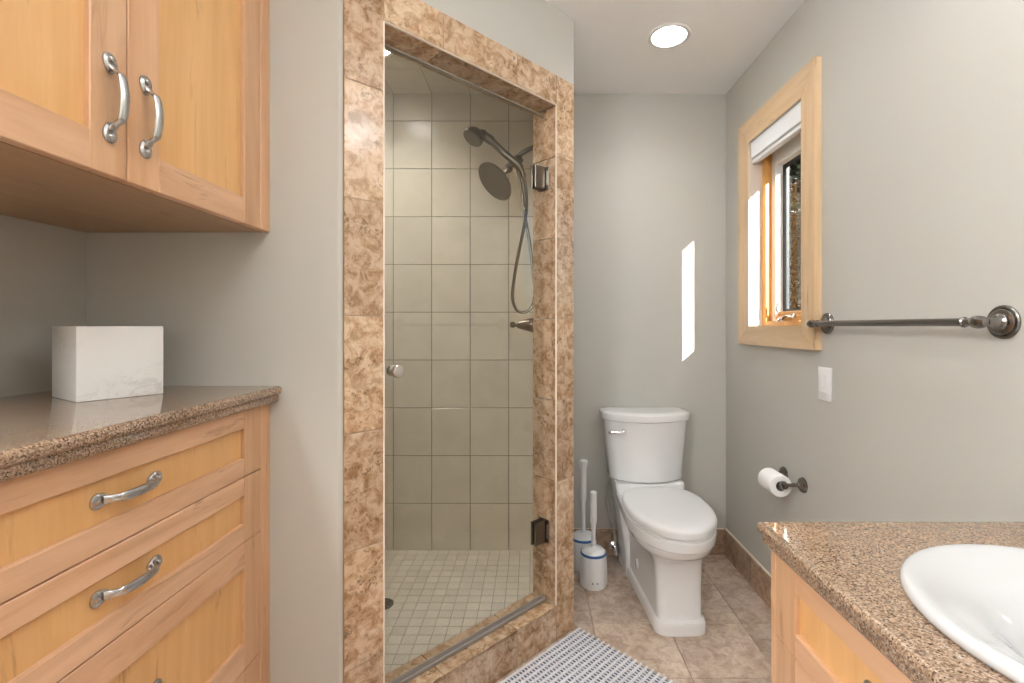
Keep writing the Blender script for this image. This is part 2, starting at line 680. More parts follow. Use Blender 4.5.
# inside face of the curb
dt = [D(U0, TT, 0.03), D(U0, TT, ZS), D(U1, TT, ZS), D(U1, TT, 0.03)]
tile(bm, dt, (-R2, R2, 0), 0.002, 0.0005)
struct('trim_1', bm, M['trav'], smooth=False)

# thin grout bed behind the surround
bm = bm_new()
MD = Matrix(((R2, -R2, 0, DO.x), (R2, R2, 0, DO.y), (0, 0, 1, 0), (0, 0, 0, 1)))
for u0, u1, z0, z1 in ((0, U0, 0, ZC), (U1, UE - 0.002, 0, ZC), (U0, U1, ZT + 0.001, ZC), (U0, U1, 0, ZS - 0.001)):
    box(bm, u0 + 0.0005, u1, 0.0016, CORE - 0.0002, z0 + 0.0005, z1 - 0.001, M4=MD)
struct('trim_2', bm, M['trav_grout'], smooth=False)

# pale bead round the opening
bm = bm_new()
bw = 0.0045
box(bm, U0 - bw * 0.5, U0 + 0.002, -0.0015, 0.012, ZS, ZT, M4=MD, bev=0.0008)
box(bm, U1 - 0.0015, U1 + bw * 0.4, -0.0015, 0.006, ZS, ZT, M4=MD, bev=0.0008)
box(bm, U0 + 0.002, U1 - 0.0015, -0.0015, 0.006, ZT - 0.0015, ZT + bw * 0.4, M4=MD, bev=0.0008)
struct('trim_3', bm, M['bead'], smooth=False)

# shower lining: wall tiles, tiled ceiling, mosaic floor ------------------
TW, THH = 0.2033, 0.2525
SX0, SX1 = XL, 0.055
bm = bm_new()
box(bm, SX0, SX1, YB - 0.006, YB - 0.001, 0.0, H, mi=1)
xs = [-0.123 + k * TW for k in range(-6, 3)]
zs = [0.0205 + k * THH for k in range(0, 11)]


def clipr(a, lo, hi):
    return max(lo, min(hi, a))


for a in xs:
    for b in zs:
        x0, x1 = clipr(a, SX0, SX1), clipr(a + TW, SX0, SX1)
        z0, z1 = clipr(b, 0.02, H), clipr(b + THH, 0.02, H)
        if x1 - x0 > 0.01 and z1 - z0 > 0.01:
            g = 0.0016
            tile(bm, [(x0 + g, YB - 0.006, z0 + g), (x1 - g, YB - 0.006, z0 + g), (x1 - g, YB - 0.006, z1 - g), (x0 + g, YB - 0.006, z1 - g)], (0, -1, 0), 0.005, 0.0008)
struct('wall_shower_back', bm, [M['tile'], M['grout']], smooth=False)

for name, X, sgn, y0w in (('wall_shower_left', XL, 1, YA + 0.12), ('wall_shower_right', 0.055, -1, 1.986)):
    bm = bm_new()
    xa, xb = sorted((X + sgn * 0.001, X + sgn * 0.006))
    box(bm, xa, xb, y0w, YB - 0.012, 0, H, mi=1)
    yy = YB - 0.011
    while yy > y0w + 0.01:
        y1 = yy
        y0 = max(yy - TW, y0w)
        for b in zs:
            z0, z1 = clipr(b, 0.02, H), clipr(b + THH, 0.02, H)
            if z1 - z0 > 0.01 and y1 - y0 > 0.01:
                g = 0.0016
                q = [(X + sgn * 0.006, y0 + g, z0 + g), (X + sgn * 0.006, y1 - g, z0 + g), (X + sgn * 0.006, y1 - g, z1 - g), (X + sgn * 0.006, y0 + g, z1 - g)]
                tile(bm, q if sgn > 0 else q[::-1], (sgn, 0, 0), 0.005, 0.0008)
        yy -= TW
    struct(name, bm, [M['tile'], M['grout']], smooth=False)


def clip_poly(poly, a, b, c):
    """keep a*x + b*y >= c"""
    out = []
    for i in range(len(poly)):
        p, q = poly[i], poly[(i + 1) % len(poly)]
        dp, dq = a * p[0] + b * p[1] - c, a * q[0] + b * q[1] - c
        if dp >= 0:
            out.append(p)
        if dp * dq < 0:
            k = dp / (dp - dq)
            out.append((p[0] + (q[0] - p[0]) * k, p[1] + (q[1] - p[1]) * k))
    return out


def area(poly):
    return 0.5 * abs(sum(poly[i][0] * poly[(i + 1) % len(poly)][1] - poly[(i + 1) % len(poly)][0] * poly[i][1] for i in range(len(poly))))


CLIN = DO.y - DO.x + (TT + 0.003) / R2          # y - x >= CLIN is inside the shower
SHOWER = [(SX0 + 0.011, YA + 0.121), (-0.50, YA + 0.121), (SX1 - 0.011, 1.9), (SX1 - 0.011, YB - 0.011), (SX0 + 0.011, YB - 0.011)]
foot = clip_poly([(SX0 + 0.011, YA + 0.121), (SX1 - 0.011, YA + 0.121), (SX1 - 0.011, YB - 0.011), (SX0 + 0.011, YB - 0.011)], -1, 1, CLIN)
bm = bm_new()
prism(bm, foot, 0.001, 0.0225, mi=1)
q = 0.0535
DRX, DRY = -0.635, 2.04
yy = YB - 0.011
while yy > YA + 0.12:
    xx = SX1 - 0.011
    while xx > SX0:
        poly = [(max(xx - q, SX0 + 0.011) + 0.0013, max(yy - q, YA + 0.121) + 0.0013), (xx - 0.0013, max(yy - q, YA + 0.121) + 0.0013), (xx - 0.0013, yy - 0.0013), (max(xx - q, SX0 + 0.011) + 0.0013, yy - 0.0013)]
        poly = clip_poly(poly, -1, 1, CLIN)
        if len(poly) >= 3 and area(poly) > 1e-4 and poly[0][0] < xx:
            tile(bm, [(px, py, 0.0225) for px, py in poly], (0, 0, 1), 0.0035, 0.0006)
        xx -= q
    yy -= q
struct('floor_shower', bm, [M['mosaic'], M['grout_floor']], smooth=False)

# tiled shower ceiling (opening for its lamp)
bm = bm_new()
footc = clip_poly([(SX0, YA + 0.12), (SX1, YA + 0.12), (SX1, YB - 0.012), (SX0, YB - 0.012)], -1, 1, CLIN)
cx, cy = CANS[1]
yy = YB - 0.012
while yy > YA + 0.12:
    for a in xs:
        poly = [(max(a, SX0) + 0.0015, yy - THH + 0.0015), (max(a, SX0) + 0.0015, yy - 0.0015), (min(a + TW, SX1) - 0.0015, yy - 0.0015), (min(a + TW, SX1) - 0.0015, yy - THH + 0.0015)]
        poly = clip_poly(clip_poly(poly, -1, 1, CLIN), 0, 1, YA + 0.121)
        if len(poly) < 3 or area(poly) < 2e-4 or a > SX1 - 0.01 or a + TW < SX0 + 0.01:
            continue
        px = [q_[0] for q_ in poly]
        py = [q_[1] for q_ in poly]
        if min(px) < cx + CAN_R and max(px) > cx - CAN_R and min(py) < cy + CAN_R and max(py) > cy - CAN_R:
            # split the tile round the lamp's opening
            cp = [(cx + CAN_R * math.cos(2 * PI * k / 24), cy + CAN_R * math.sin(2 * PI * k / 24)) for k in range(24)]
            for k in range(24):
                m0, m1 = cp[k], cp[(k + 1) % 24]
                a0, a1 = 2 * PI * k / 24, 2 * PI * (k + 1) / 24
                am = (a0 + a1) / 2
                piece = clip_poly(poly, math.cos(am), math.sin(am), math.cos(am) * (m0[0] + m1[0]) / 2 + math.sin(am) * (m0[1] + m1[1]) / 2)
                piece = clip_poly(piece, -math.sin(a0), math.cos(a0), -math.sin(a0) * cx + math.cos(a0) * cy) if piece else piece
                piece = clip_poly(piece, math.sin(a1), -math.cos(a1), math.sin(a1) * cx - math.cos(a1) * cy) if piece else piece
                if len(piece) >= 3 and area(piece) > 1e-6:
                    prism(bm, piece, H - 0.005, H - 0.0005)
        else:
            tile(bm, [(x_, y_, H - 0.0005) for x_, y_ in poly], (0, 0, -1), 0.0045, 0.0008)
    yy -= THH
# grout joints between the ceiling tiles


def joint(x0, x1, y0, y1):
    mx, my = (x0 + x1) / 2, (y0 + y1) / 2
    if my - mx < CLIN + 0.02 or my < YA + 0.13 or math.hypot(mx - cx, my - cy) < CAN_R + 0.014:
        return
    box(bm, x0, x1, y0, y1, H - 0.0038, H - 0.0004, mi=1)


for a in xs:
    if SX0 + 0.02 < a < SX1:
        yv = YB - 0.013
        while yv > YA + 0.14:
            joint(a - 0.0014, a + 0.0014, yv - 0.02, yv)
            yv -= 0.02
yv = YB - 0.012 - THH
while yv > YA + 0.13:
    xv = SX0 + 0.013
    while xv < SX1 - 0.035:
        joint(xv, xv + 0.02, yv - 0.0014, yv + 0.0014)
        xv += 0.02
    yv -= THH
struct('ceiling_shower', bm, [M['tile'], M['grout']], smooth=False)

# baseboards ----------------------------------------------------------
bm = bm_new()
y = YB - 0.013
while y > 0.97:
    y0 = max(y - 0.3035, 0.965)
    tile(bm, [(XR - 0.0005, y - 0.001, 0.001), (XR - 0.0005, y - 0.001, 0.136), (XR - 0.0005, y0 + 0.001, 0.136), (XR - 0.0005, y0 + 0.001, 0.001)], (-1, 0, 0), 0.012, 0.0015)
    y -= 0.3035
box(bm, XR - 0.0095, XR - 0.0005, 0.965, YB - 0.013, 0.1362, 0.1425, bev=0.0015, mi=1)
struct('baseboard_right', bm, [M['trav_base'], M['bead']], smooth=False)
bm = bm_new()
x = XR - 0.001
while x > 0.18:
    x0 = max(x - 0.3035, 0.169)
    tile(bm, [(x0 + 0.001, YB - 0.0005, 0.001), (x - 0.001, YB - 0.0005, 0.001), (x - 0.001, YB - 0.0005, 0.136), (x0 + 0.001, YB - 0.0005, 0.136)], (0, -1, 0), 0.012, 0.0015)
    x -= 0.3035
box(bm, 0.17, XR - 0.013, YB - 0.006, YB - 0.0005, 0.1362, 0.139, bev=0.001, mi=1)
struct('baseboard_back', bm, [M['trav_base'], M['bead']], smooth=False)

# ------------------------------------------------------------------ window on the right wall
bm = bm_new()
CX0, CX1 = 1.003, XR                 # casing thickness
cw = 0.087
y0, y1, z0, z1 = 1.704, 2.335, 1.123, 2.168


def mitred(bm, inner, outer, xa, xb, mis):
    """four mitred casing boards in the plane of the wall."""
    (iy0, iy1, iz0, iz1), (oy0, oy1, oz0, oz1) = inner, outer
    boards = [
        [(oy0, oz0), (oy1, oz0), (iy1, iz0), (iy0, iz0)],
        [(oy1, oz0), (oy1, oz1), (iy1, iz1), (iy1, iz0)],
        [(oy1, oz1), (oy0, oz1), (iy0, iz1), (iy1, iz1)],
        [(oy0, oz1), (oy0, oz0), (iy0, iz0), (iy0, iz1)]]
    for b, mi in zip(boards, mis):
        cyy = sum(q_[0] for q_ in b) / 4
        czz = sum(q_[1] for q_ in b) / 4
        pts = []
        for (py, pz) in b:
            pts.append((xb, py + (0.0003 if py < cyy else -0.0003), pz + (0.0003 if pz < czz else -0.0003)))
        tile(bm, pts[::-1], (-1, 0, 0), xb - xa, 0.0015, mi)


mitred(bm, (1.791, 2.224, 1.21, 2.06), (y0, y1, z0, z1), CX0, CX1, (1, 0, 1, 0))
win = struct('window_1', bm, [M['trim_z'], M['trim_y']], smooth=False)
win['label'] = 'wood framed casement window on the right wall above the towel bar'

# jamb boards lining the opening
bm = bm_new()
JX0, JX1 = 1.004, 1.152
box(bm, JX0, JX1, 2.224, WY1, WZ0, WZ1)
box(bm, JX0 + 0.026, JX1, WY0, 1.752, WZ0, WZ1)
box(bm, JX0, JX1, 1.7915, 2.224, WZ0, 1.21, mi=1)
box(bm, JX0 + 0.026, JX1, 1.752, 1.7915, WZ0, 1.21, mi=1)
box(bm, JX0, JX1, 1.7915, 2.224, 2.06, WZ1, mi=1)
box(bm, JX0 + 0.026, JX1, 1.752, 1.7915, 2.06, WZ1, mi=1)
obj('window_jamb', bm, [M['jamb'], M['jamb']], win, smooth=False)
# stops
bm = bm_new()
for ya, yb in ((2.190, 2.224), (1.752, 1.758)):
    box(bm, 1.066, 1.082, ya if ya > 2 else ya, yb, 1.21, 2.06, bev=0.002)
    s = 0.012
    if ya > 2:
        box(bm, 1.082, 1.100, ya + s, yb, 1.21, 2.06, bev=0.002)
    else:
        box(bm, 1.082, 1.100, ya, yb - 0.002, 1.21, 2.06, bev=0.0005)
box(bm, 1.066, 1.100, 1.758, 2.190, 1.21, 1.232, bev=0.002)
box(bm, 1.066, 1.100, 1.758, 2.190, 2.035, 2.06, bev=0.002)
obj('window_stop', bm, M['stop'], win, smooth=False)
# sash with the pane
sy0, sy1, sz0, sz1 = 1.7225, 2.2235, 1.2105, 2.0595
gy0, gy1, gz0, gz1 = 1.754, 2.168, 1.275, 1.936
bm = bm_new()
box(bm, 1.100, 1.140, gy1, sy1, sz0, sz1, bev=0.002)
box(bm, 1.100, 1.140, 1.7525, gy0, sz0, sz1, bev=0.002)
box(bm, 1.100, 1.140, gy0, gy1, gz1, sz1, bev=0.002)
obj('window_sash', bm, M['sash'], win, smooth=False)
bm = bm_new()
box(bm, 1.1005, 1.140, gy0, gy1, sz0, gz0 - 0.02, bev=0.002)
box(bm, 1.112, 1.140, gy0, gy1, gz0 - 0.02, gz0, bev=0.002)
obj('window_bottom_rail', bm, M['stop'], win, smooth=False)
bm = bm_new()
for a in ((1.133, 1.146, gy1 - 0.030, gy1, gz0, gz1), (1.133, 1.146, gy0, gy0 + 0.002, gz0, gz1),
          (1.133, 1.146, gy0 + 0.002, gy1 - 0.030, gz0, gz0 + 0.010), (1.133, 1.146, gy0 + 0.002, gy1 - 0.030, gz1 - 0.014, gz1)):
    box(bm, *a)
obj('window_gasket', bm, M['black'], win, smooth=False)
bm = bm_new()
box(bm, 1.136, 1.139, gy0 + 0.0022, gy1 - 0.004, gz0 + 0.004, gz1 - 0.004)
obj('window_pane', bm, M['pane'], win, smooth=False)
bm = bm_new()
box(bm, 1.146, 1.152, 1.7525, gy0 + 0.001, sz0, sz1)
box(bm, 1.146, 1.152, gy1 - 0.008, sy1, sz0, sz1)
box(bm, 1.146, 1.152, gy0, gy1, sz0, gz0 + 0.004)
box(bm, 1.146, 1.152, gy0, gy1, gz1 - 0.008, sz1)
obj('window_cladding', bm, M['grey_metal'], win, smooth=False)
# crank
bm = bm_new()
tube(bm, smooth_path([(1.082, 2.10, 1.236), (1.078, 2.06, 1.246), (1.066, 2.01, 1.254), (1.056, 1.96, 1.250), (1.05, 1.915, 1.243)], 6), [0.011] * 7 + [0.008] * 12 + [0.006] * 6, 10, flat=0.55, ref=(1, 0, 0))
lathe(bm, [(0.022, 0), (0.022, 0.006), (0.014, 0.014), (0.009, 0.018)], axis_m((1.083, 2.085, 1.230), (0, 0, 1)), 20)
lathe(bm, [(0.006, 0), (0.008, 0.012), (0.005, 0.02)], axis_m((1.05, 1.918, 1.240), (-0.2, 0, 1)), 14)
obj('window_crank', bm, M['chrome'], win)
bm = bm_new()
box(bm, 1.098, 1.1015, 2.13, 2.15, 1.262, 1.275, bev=0.001)
tube(bm, [(1.096, 2.14, 1.27), (1.090, 2.14, 1.285), (1.094, 2.14, 1.31)], 0.005, 8)
obj('window_latch', bm, M['chrome'], win)

# roller blind
rb = thing('roller_blind', 'white roller blind rolled up at the top of the window', 'blind', (1.03, 2.0075, 2.06))
bm = bm_new()
prof = [(-0.016, -0.002), (-0.016, -0.075), (0.012, -0.082), (0.030, -0.075), (0.030, -0.002)]
prism(bm, [(z, x) for x, z in prof], -0.2135, 0.2135, M4=Matrix(((0, 1, 0, 0), (0, 0, 1, 0), (1, 0, 0, 0), (0, 0, 0, 1))))
obj('fascia', bm, M['screen'], rb, smooth=False)
bm = bm_new()
box(bm, -0.012, 0.012, -0.2115, 0.2115, -0.101, -0.0825, bev=0.003)
obj('hem_bar', bm, M['white'], rb, smooth=False)

# ------------------------------------------------------------------ outside
bm = bm_new()
box(bm, 1.20, 14, -9, 16, -0.5, -0.35)
tag(obj('lawn', bm, plain('dry grass', (0.06, 0.055, 0.028), 0.95, spec=0.1), smooth=False), 'dry lawn outside the window', 'lawn')['kind'] = 'stuff'


def leafy(name, label, loc, rx, ry, h, n, cols, seed):
    rnd = random.Random(seed)
    t = thing(name, label, 'hedge', loc)
    bm = bm_new()
    for k in range(9):
        x0, y0 = rnd.uniform(-rx, rx) * 0.6, rnd.uniform(-ry, ry) * 0.8
        tube(bm, [(x0, y0, 0), (x0 + rnd.uniform(-.1, .1), y0 + rnd.uniform(-.1, .1), h * .5), (x0 + rnd.uniform(-.2, .2), y0 + rnd.uniform(-.2, .2), h * .97)], [0.03, 0.02, 0.006], 6)
    obj('stem', bm, plain('hedge bark', (0.12, 0.08, 0.05), 0.9), t)
    bm = bm_new()
    for k in range(n):
        z = rnd.uniform(0.05, 1) * h
        a = rnd.uniform(0, 2 * PI)
        rr_ = rnd.uniform(0.35, 1) ** 0.5
        c = Vector((rx * rr_ * math.cos(a), ry * rr_ * math.sin(a), z))
        d = Vector((rnd.uniform(-1, 1), rnd.uniform(-1, 1), rnd.uniform(-1, 1))).normalized()
        e_ = d.orthogonal().normalized()
        s_ = rnd.uniform(0.03, 0.06) * (1 + h * 0.35 if h > 4 else 1)
        vs = [bm.verts.new(c - d * s_), bm.verts.new(c + e_ * s_ * .45 + d.cross(e_) * s_ * .12), bm.verts.new(c + d * s_), bm.verts.new(c - e_ * s_ * .45 + d.cross(e_) * s_ * .12)]
        face(bm, vs, k % len(cols))
    f = obj('foliage', bm, cols, t, smooth=False)
    return t


leafcols = [plain('leaf ' + str(i), c, 0.9, spec=0.1) for i, c in enumerate([(0.040, 0.020, 0.007), (0.028, 0.014, 0.005), (0.055, 0.030, 0.010), (0.014, 0.009, 0.005)])]
leafy('hedge', 'brown leafy hedge seen outside through the window', (3.05, 4.95, -0.348), 0.8, 1.3, 2.95, 13000, leafcols, 3)

greens = [plain('needle ' + str(i), c, 0.9, spec=0.1) for i, c in enumerate([(0.012, 0.022, 0.012), (0.02, 0.034, 0.02), (0.008, 0.014, 0.010)])]
tr_ = leafy('tree', 'tall dark evergreen tree outside behind the brown hedge', (5.6, 9.3, -0.348), 2.0, 2.0, 6.5, 16000, greens, 5)
tr_['category'] = 'tree'

# ------------------------------------------------------------------ shared fittings


def pull_handle(parent, loc, along, out, length=0.146):
    """arched cabinet pull: two screw plates and a flattened grip. along / out are unit axes."""
    A, O = Vector(along), Vector(out)
    W = A.cross(O)
    L = length / 2
    B = Matrix.Translation(Vector(loc)) @ Matrix((
        (A.x, W.x, O.x, 0), (A.y, W.y, O.y, 0), (A.z, W.z, O.z, 0), (0, 0, 0, 1)))
    bm = bm_new()
    for s in (-1, 1):
        prof = []
        ring0, ring1, ring2 = [], [], []
        for k in range(24):
            a = 2 * PI * k / 24
            px = 0.017 * math.cos(a)
            py = 0.0125 * math.sin(a) * (1.0 + 0.25 * math.cos(a) * s)
            c = s * (L - 0.017)
            ring0.append(B @ Vector((c + px, py, 0.0)))
            ring1.append(B @ Vector((c + px, py, 0.003)))
            ring2.append(B @ Vector((c + px * 0.75, py * 0.75, 0.0055)))
        loft(bm, [ring0, ring1, ring2])
        lathe(bm, [(0.0055, 0.0), (0.005, 0.0025), (0.002, 0.004)], B @ Matrix.Translation((s * (L - 0.010), 0, 0.005)), 14)
    pts = smooth_path([(-L + 0.021, 0, 0.004), (-L + 0.030, 0, 0.012), (-L + 0.037, 0, 0.021), (-L + 0.050, 0, 0.0245),
                       (0, 0, 0.0265), (L - 0.050, 0, 0.0245), (L - 0.037, 0, 0.021), (L - 0.030, 0, 0.012), (L - 0.021, 0, 0.004)], 5)
    n = len(pts)
    rad = []
    for i in range(n):
        k = abs(i / (n - 1) * 2 - 1)
        rad.append(0.0085 - 0.002 * k if k < 0.55 else (0.0062 if k < 0.85 else 0.0075))
    tube(bm, pts, rad, 12, M4=B, flat=0.55, ref=(0, 1, 0))
    return obj('handle', bm, M['nickel'], parent)


def panel_front(name, parent, xf, y0, y1, z0, z1, stile, rail, out=1, thick=0.02):
    """frame-and-panel front in a plane of constant x. out: +1 faces +x, -1 faces -x."""
    bm = bm_new()

    def bx(a, b, c, d, mi, bev=0.0015):
        xa, xb = sorted((xf, xf - out * thick))
        box(bm, xa, xb, a, b, c, d, bev=bev, mi=mi)
    e_ = 0.0
    bx(y0, y0 + stile, z0, z1, 1)
    bx(y1 - stile, y1, z0, z1, 1)
    bx(y0 + stile + e_, y1 - stile - e_, z0, z0 + rail, 0)
    bx(y0 + stile + e_, y1 - stile - e_, z1 - rail, z1, 0)
    o = obj(name, bm, [M['frame_y'], M['frame_z']], parent, smooth=False)
    bm = bm_new()
    xa, xb = sorted((xf - out * 0.0095, xf - out * 0.017))
    box(bm, xa, xb, y0 + stile - 0.003, y1 - stile + 0.003, z0 + rail - 0.003, z1 - rail + 0.003, mi=0)
    p_ = obj('panel', bm, M['panel_z'], o, smooth=False)
    p_['label'] = 'recessed yellower maple panel'
    return o


# ------------------------------------------------------------------ left drawer cabinet
FX = -0.6866
LY0, LY1 = 0.371, YA - 0.0005
DY0, DY1 = 0.4155, 1.2145
dc = thing('drawer_cabinet', 'maple drawer cabinet under the left granite counter', 'cabinet', (0, 0, 0))
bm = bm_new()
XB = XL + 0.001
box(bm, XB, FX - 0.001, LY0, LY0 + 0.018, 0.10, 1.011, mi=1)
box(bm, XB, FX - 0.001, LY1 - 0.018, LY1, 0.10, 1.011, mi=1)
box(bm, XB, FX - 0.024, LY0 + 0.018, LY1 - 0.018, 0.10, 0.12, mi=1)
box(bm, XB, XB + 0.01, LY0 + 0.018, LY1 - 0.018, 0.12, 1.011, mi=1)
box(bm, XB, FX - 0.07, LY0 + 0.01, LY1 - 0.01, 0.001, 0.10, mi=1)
obj('carcass', bm, [M['frame_z'], M['shaded_box']], dc, smooth=False)
for a, b in ((DY1 + 0.0012, LY1), (LY0, DY0 - 0.0012)):
    bm = bm_new()
    box(bm, FX - 0.02, FX, a, b, 0.10, 1.011, bev=0.0012)
    obj('stile', bm, M['frame_z'], dc, smooth=False)
gaps = [1.009, 0.849, 0.693, 0.388, 0.112]
for i, (zt, zb) in enumerate(zip(gaps[:-1], gaps[1:])):
    d = panel_front('drawer', dc, FX, DY0, DY1, zb + 0.0012, zt - 0.0012, 0.0675, 0.043 if i < 2 else 0.062)
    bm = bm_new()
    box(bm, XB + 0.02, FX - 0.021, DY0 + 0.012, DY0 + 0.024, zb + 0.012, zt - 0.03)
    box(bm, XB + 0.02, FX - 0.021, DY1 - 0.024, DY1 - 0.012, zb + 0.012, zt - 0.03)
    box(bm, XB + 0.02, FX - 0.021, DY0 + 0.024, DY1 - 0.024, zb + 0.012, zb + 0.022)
    obj('drawer_box', bm, M['shaded_box'], d, smooth=False)
    pull_handle(d, (FX - 0.0095, 0.827, (0.929, 0.7735, 0.543, 0.25)[i]), (0, 1, 0), (1, 0, 0))


def edge_profile_counter(bm, x_back, x_front, y0, y1, z_top, thick, both_ends=False, end1=False):
    """granite slab with a two-step rounded front edge along y; faces +x if x_front > x_back."""
    s = 1 if x_front > x_back else -1
    prof = [(-0.0, 0.0)]
    # (dx from the front, dz from the top)
    half = thick * 0.52
    pr = []
    for k in range(7):
        a = PI / 2 * k / 6
        pr.append((-0.010 + 0.010 * math.sin(a), -0.010 + 0.010 * math.cos(a)))
    pr += [(0.0, -half + 0.006), (-0.004, -half + 0.001), (-0.010, -half), (-0.008, -half - 0.003)]
    for k in range(5):
        a = PI / 2 * k / 4
        pr.append((-0.018 + 0.010 * math.cos(a), -thick + 0.010 - 0.010 * math.sin(a)))
    pts = [(x_back, z_top)] + [(x_front + s * dx, z_top + dz) for dx, dz in pr] + [(x_back, z_top - thick)]
    rings = []
    for yy_ in ((y0, y1) if s > 0 else (y1, y0)):
        rings.append([Vector((x_, yy_, z_)) for x_, z_ in pts])
    loft(bm, rings)


bm = bm_new()
edge_profile_counter(bm, XB, -0.655, LY0 - 0.01, LY1, 1.0535, 0.042)
tag(obj('countertop', bm, M['granite'], angle=50), 'brown granite countertop on the left drawer cabinet holding the marble box', 'countertop')

# ------------------------------------------------------------------ marble box
mb = thing('tissue_box_cover', 'square white marble tissue box cover on the left counter', 'box', (-0.9535, 1.082, 1.0538), 0.0)
ang = math.atan2(0.128, 0.079)
mb.rotation_euler = (0, 0, ang)
bm = bm_new()
s2 = 0.0758
box(bm, -s2, s2, -s2, s2, 0.0, 0.156, bev=0.0022, seg=2)
obj('cover', bm, M['marble'], mb)
bm = bm_new()
lathe(bm, [(0.030, 0), (0.030, 0.0006), (0.026, 0.0007)], Matrix.Translation((0, 0, 0.156)) @ Matrix.Diagonal((1.25, 0.8, 1, 1)), 32)
obj('slot', bm, M['hole'], mb)

# ------------------------------------------------------------------ upper wall cabinet
wc = thing('wall_cabinet', 'maple wall cabinet with two doors above the left counter', 'cabinet', (0, 0, 0))
UZ0, UZ1 = 1.455, 2.36
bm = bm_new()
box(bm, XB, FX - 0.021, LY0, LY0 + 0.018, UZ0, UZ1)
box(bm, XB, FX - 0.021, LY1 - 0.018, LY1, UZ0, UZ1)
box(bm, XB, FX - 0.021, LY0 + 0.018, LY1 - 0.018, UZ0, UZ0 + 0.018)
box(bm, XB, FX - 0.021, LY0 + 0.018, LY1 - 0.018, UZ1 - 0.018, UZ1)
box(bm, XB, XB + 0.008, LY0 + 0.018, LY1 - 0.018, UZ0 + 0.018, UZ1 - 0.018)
obj('carcass', bm, M['shaded_box'], wc, smooth=False)
for a, b in ((DY1 + 0.0012, LY1), (LY0, DY0 - 0.0012)):
    bm = bm_new()
    box(bm, FX - 0.02, FX, a, b, UZ0, UZ1, bev=0.0012)
    obj('stile', bm, M['frame_z'], wc, smooth=False)
for a, b, hy in ((DY0, 0.8138, 0.779), (0.8162, DY1, 0.851)):
    d = panel_front('cabinet_door', wc, FX, a, b, UZ0 + 0.0005, UZ1 - 0.002, 0.0685, 0.062)
    pull_handle(d, (FX, hy, 1.580), (0, 0, 1), (1, 0, 0))

# ------------------------------------------------------------------ right vanity
VX, VY1, VY0, VZ = 0.4706, 0.945, -0.33, 0.775
XRB = XR - 0.001
vc = thing('vanity_cabinet', 'maple vanity cabinet under the sink at lower right', 'cabinet', (0, 0, 0))
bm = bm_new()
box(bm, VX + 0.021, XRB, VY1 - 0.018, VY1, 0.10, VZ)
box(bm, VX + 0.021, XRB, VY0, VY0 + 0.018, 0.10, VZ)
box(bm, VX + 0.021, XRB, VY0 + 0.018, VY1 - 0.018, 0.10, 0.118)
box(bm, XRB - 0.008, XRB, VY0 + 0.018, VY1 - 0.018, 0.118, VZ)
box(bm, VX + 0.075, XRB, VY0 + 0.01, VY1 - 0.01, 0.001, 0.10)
obj('carcass', bm, M['shaded_box'], vc, smooth=False)
for a, b in ((0.9272, VY1), (VY0, -0.3122)):
    bm = bm_new()
    box(bm, VX, VX + 0.02, a, b, 0.10, VZ, bev=0.0012)
    obj('stile', bm, M['frame_z'], vc, smooth=False)
for a, b in ((0.3110, 0.926), (-0.311, 0.3085)):
    d = panel_front('drawer', vc, VX, a, b, 0.6152, 0.7735, 0.0655, 0.043, out=-1)
    pull_handle(d, (VX + 0.0095, (a + b) / 2, 0.694), (0, 1, 0), (-1, 0, 0))
    d = panel_front('cabinet_door', vc, VX, a, b, 0.112, 0.6128, 0.0655, 0.062, out=-1)
    pull_handle(d, (VX, a + 0.035 if a > 0 else b - 0.035, 0.52), (0, 0, 1), (-1, 0, 0))

# countertop with the basin cut-out
SKX, SKY, SKA, SKB = 0.746, 0.587, 0.230, 0.243
VT = 0.8205
bm = bm_new()
# top plate with an oval opening
x0, x1, y0, y1 = 0.4625, XRB, VY0 - 0.01, 0.952
es = []
rect = [bm.verts.new((x, y, VT)) for x, y in ((x0, y0), (x1, y0), (x1, y1), (x0, y1))]
for i in range(4):
    es.append(bm.edges.new((rect[i], rect[(i + 1) % 4])))
ov = [bm.verts.new((SKX + SKA * 0.93 * math.cos(2 * PI * k / 56), SKY + SKB * 0.93 * math.sin(2 * PI * k / 56), VT)) for k in range(56)]
for i in range(56):
    es.append(bm.edges.new((ov[i], ov[(i + 1) % 56])))
bmesh.ops.triangle_fill(bm, use_beauty=True, use_dissolve=False, edges=es)
ovb = [bm.verts.new((v.co.x, v.co.y, VT - 0.045)) for v in ov]
for i in range(56):
    face(bm, [ov[i], ov[(i + 1) % 56], ovb[(i + 1) % 56], ovb[i]])
# shaped edge swept along the front and the far end
half = 0.024
pr = []
for k in range(7):
    a = PI / 2 * k / 6
    pr.append((-0.009 + 0.009 * math.sin(a), -0.009 + 0.009 * math.cos(a)))
pr += [(0.0, -half + 0.006), (-0.004, -half + 0.001), (-0.009, -half), (-0.008, -half - 0.003)]
for k in range(5):
    a = PI / 2 * k / 4
    pr.append((-0.017 + 0.009 * math.cos(a), -0.045 + 0.009 - 0.009 * math.sin(a)))
EX, EY = 0.4505, 0.961
r1, r2, r3 = [], [], []
for dx, dz in [(-0.012, 0.0)] + pr[1:] + [(-0.05, -0.045)]:
    o_ = -dx
    r1.append(Vector((EX + o_, VY0 - 0.01, VT + dz)))
    r2.append(Vector((EX + o_, EY - o_ * 0.75, VT + dz)))
    r3.append(Vector((XRB, EY - o_ * 0.75, VT + dz)))
loft(bm, [r1, r2, r3], cap0=False, cap1=False, closed=False)
bmesh.ops.remove_doubles(bm, verts=bm.verts[:], dist=2e-4)
ct2 = obj('countertop', bm, M['granite'], angle=50)
tag(ct2, 'brown granite vanity countertop around the oval white sink', 'countertop')

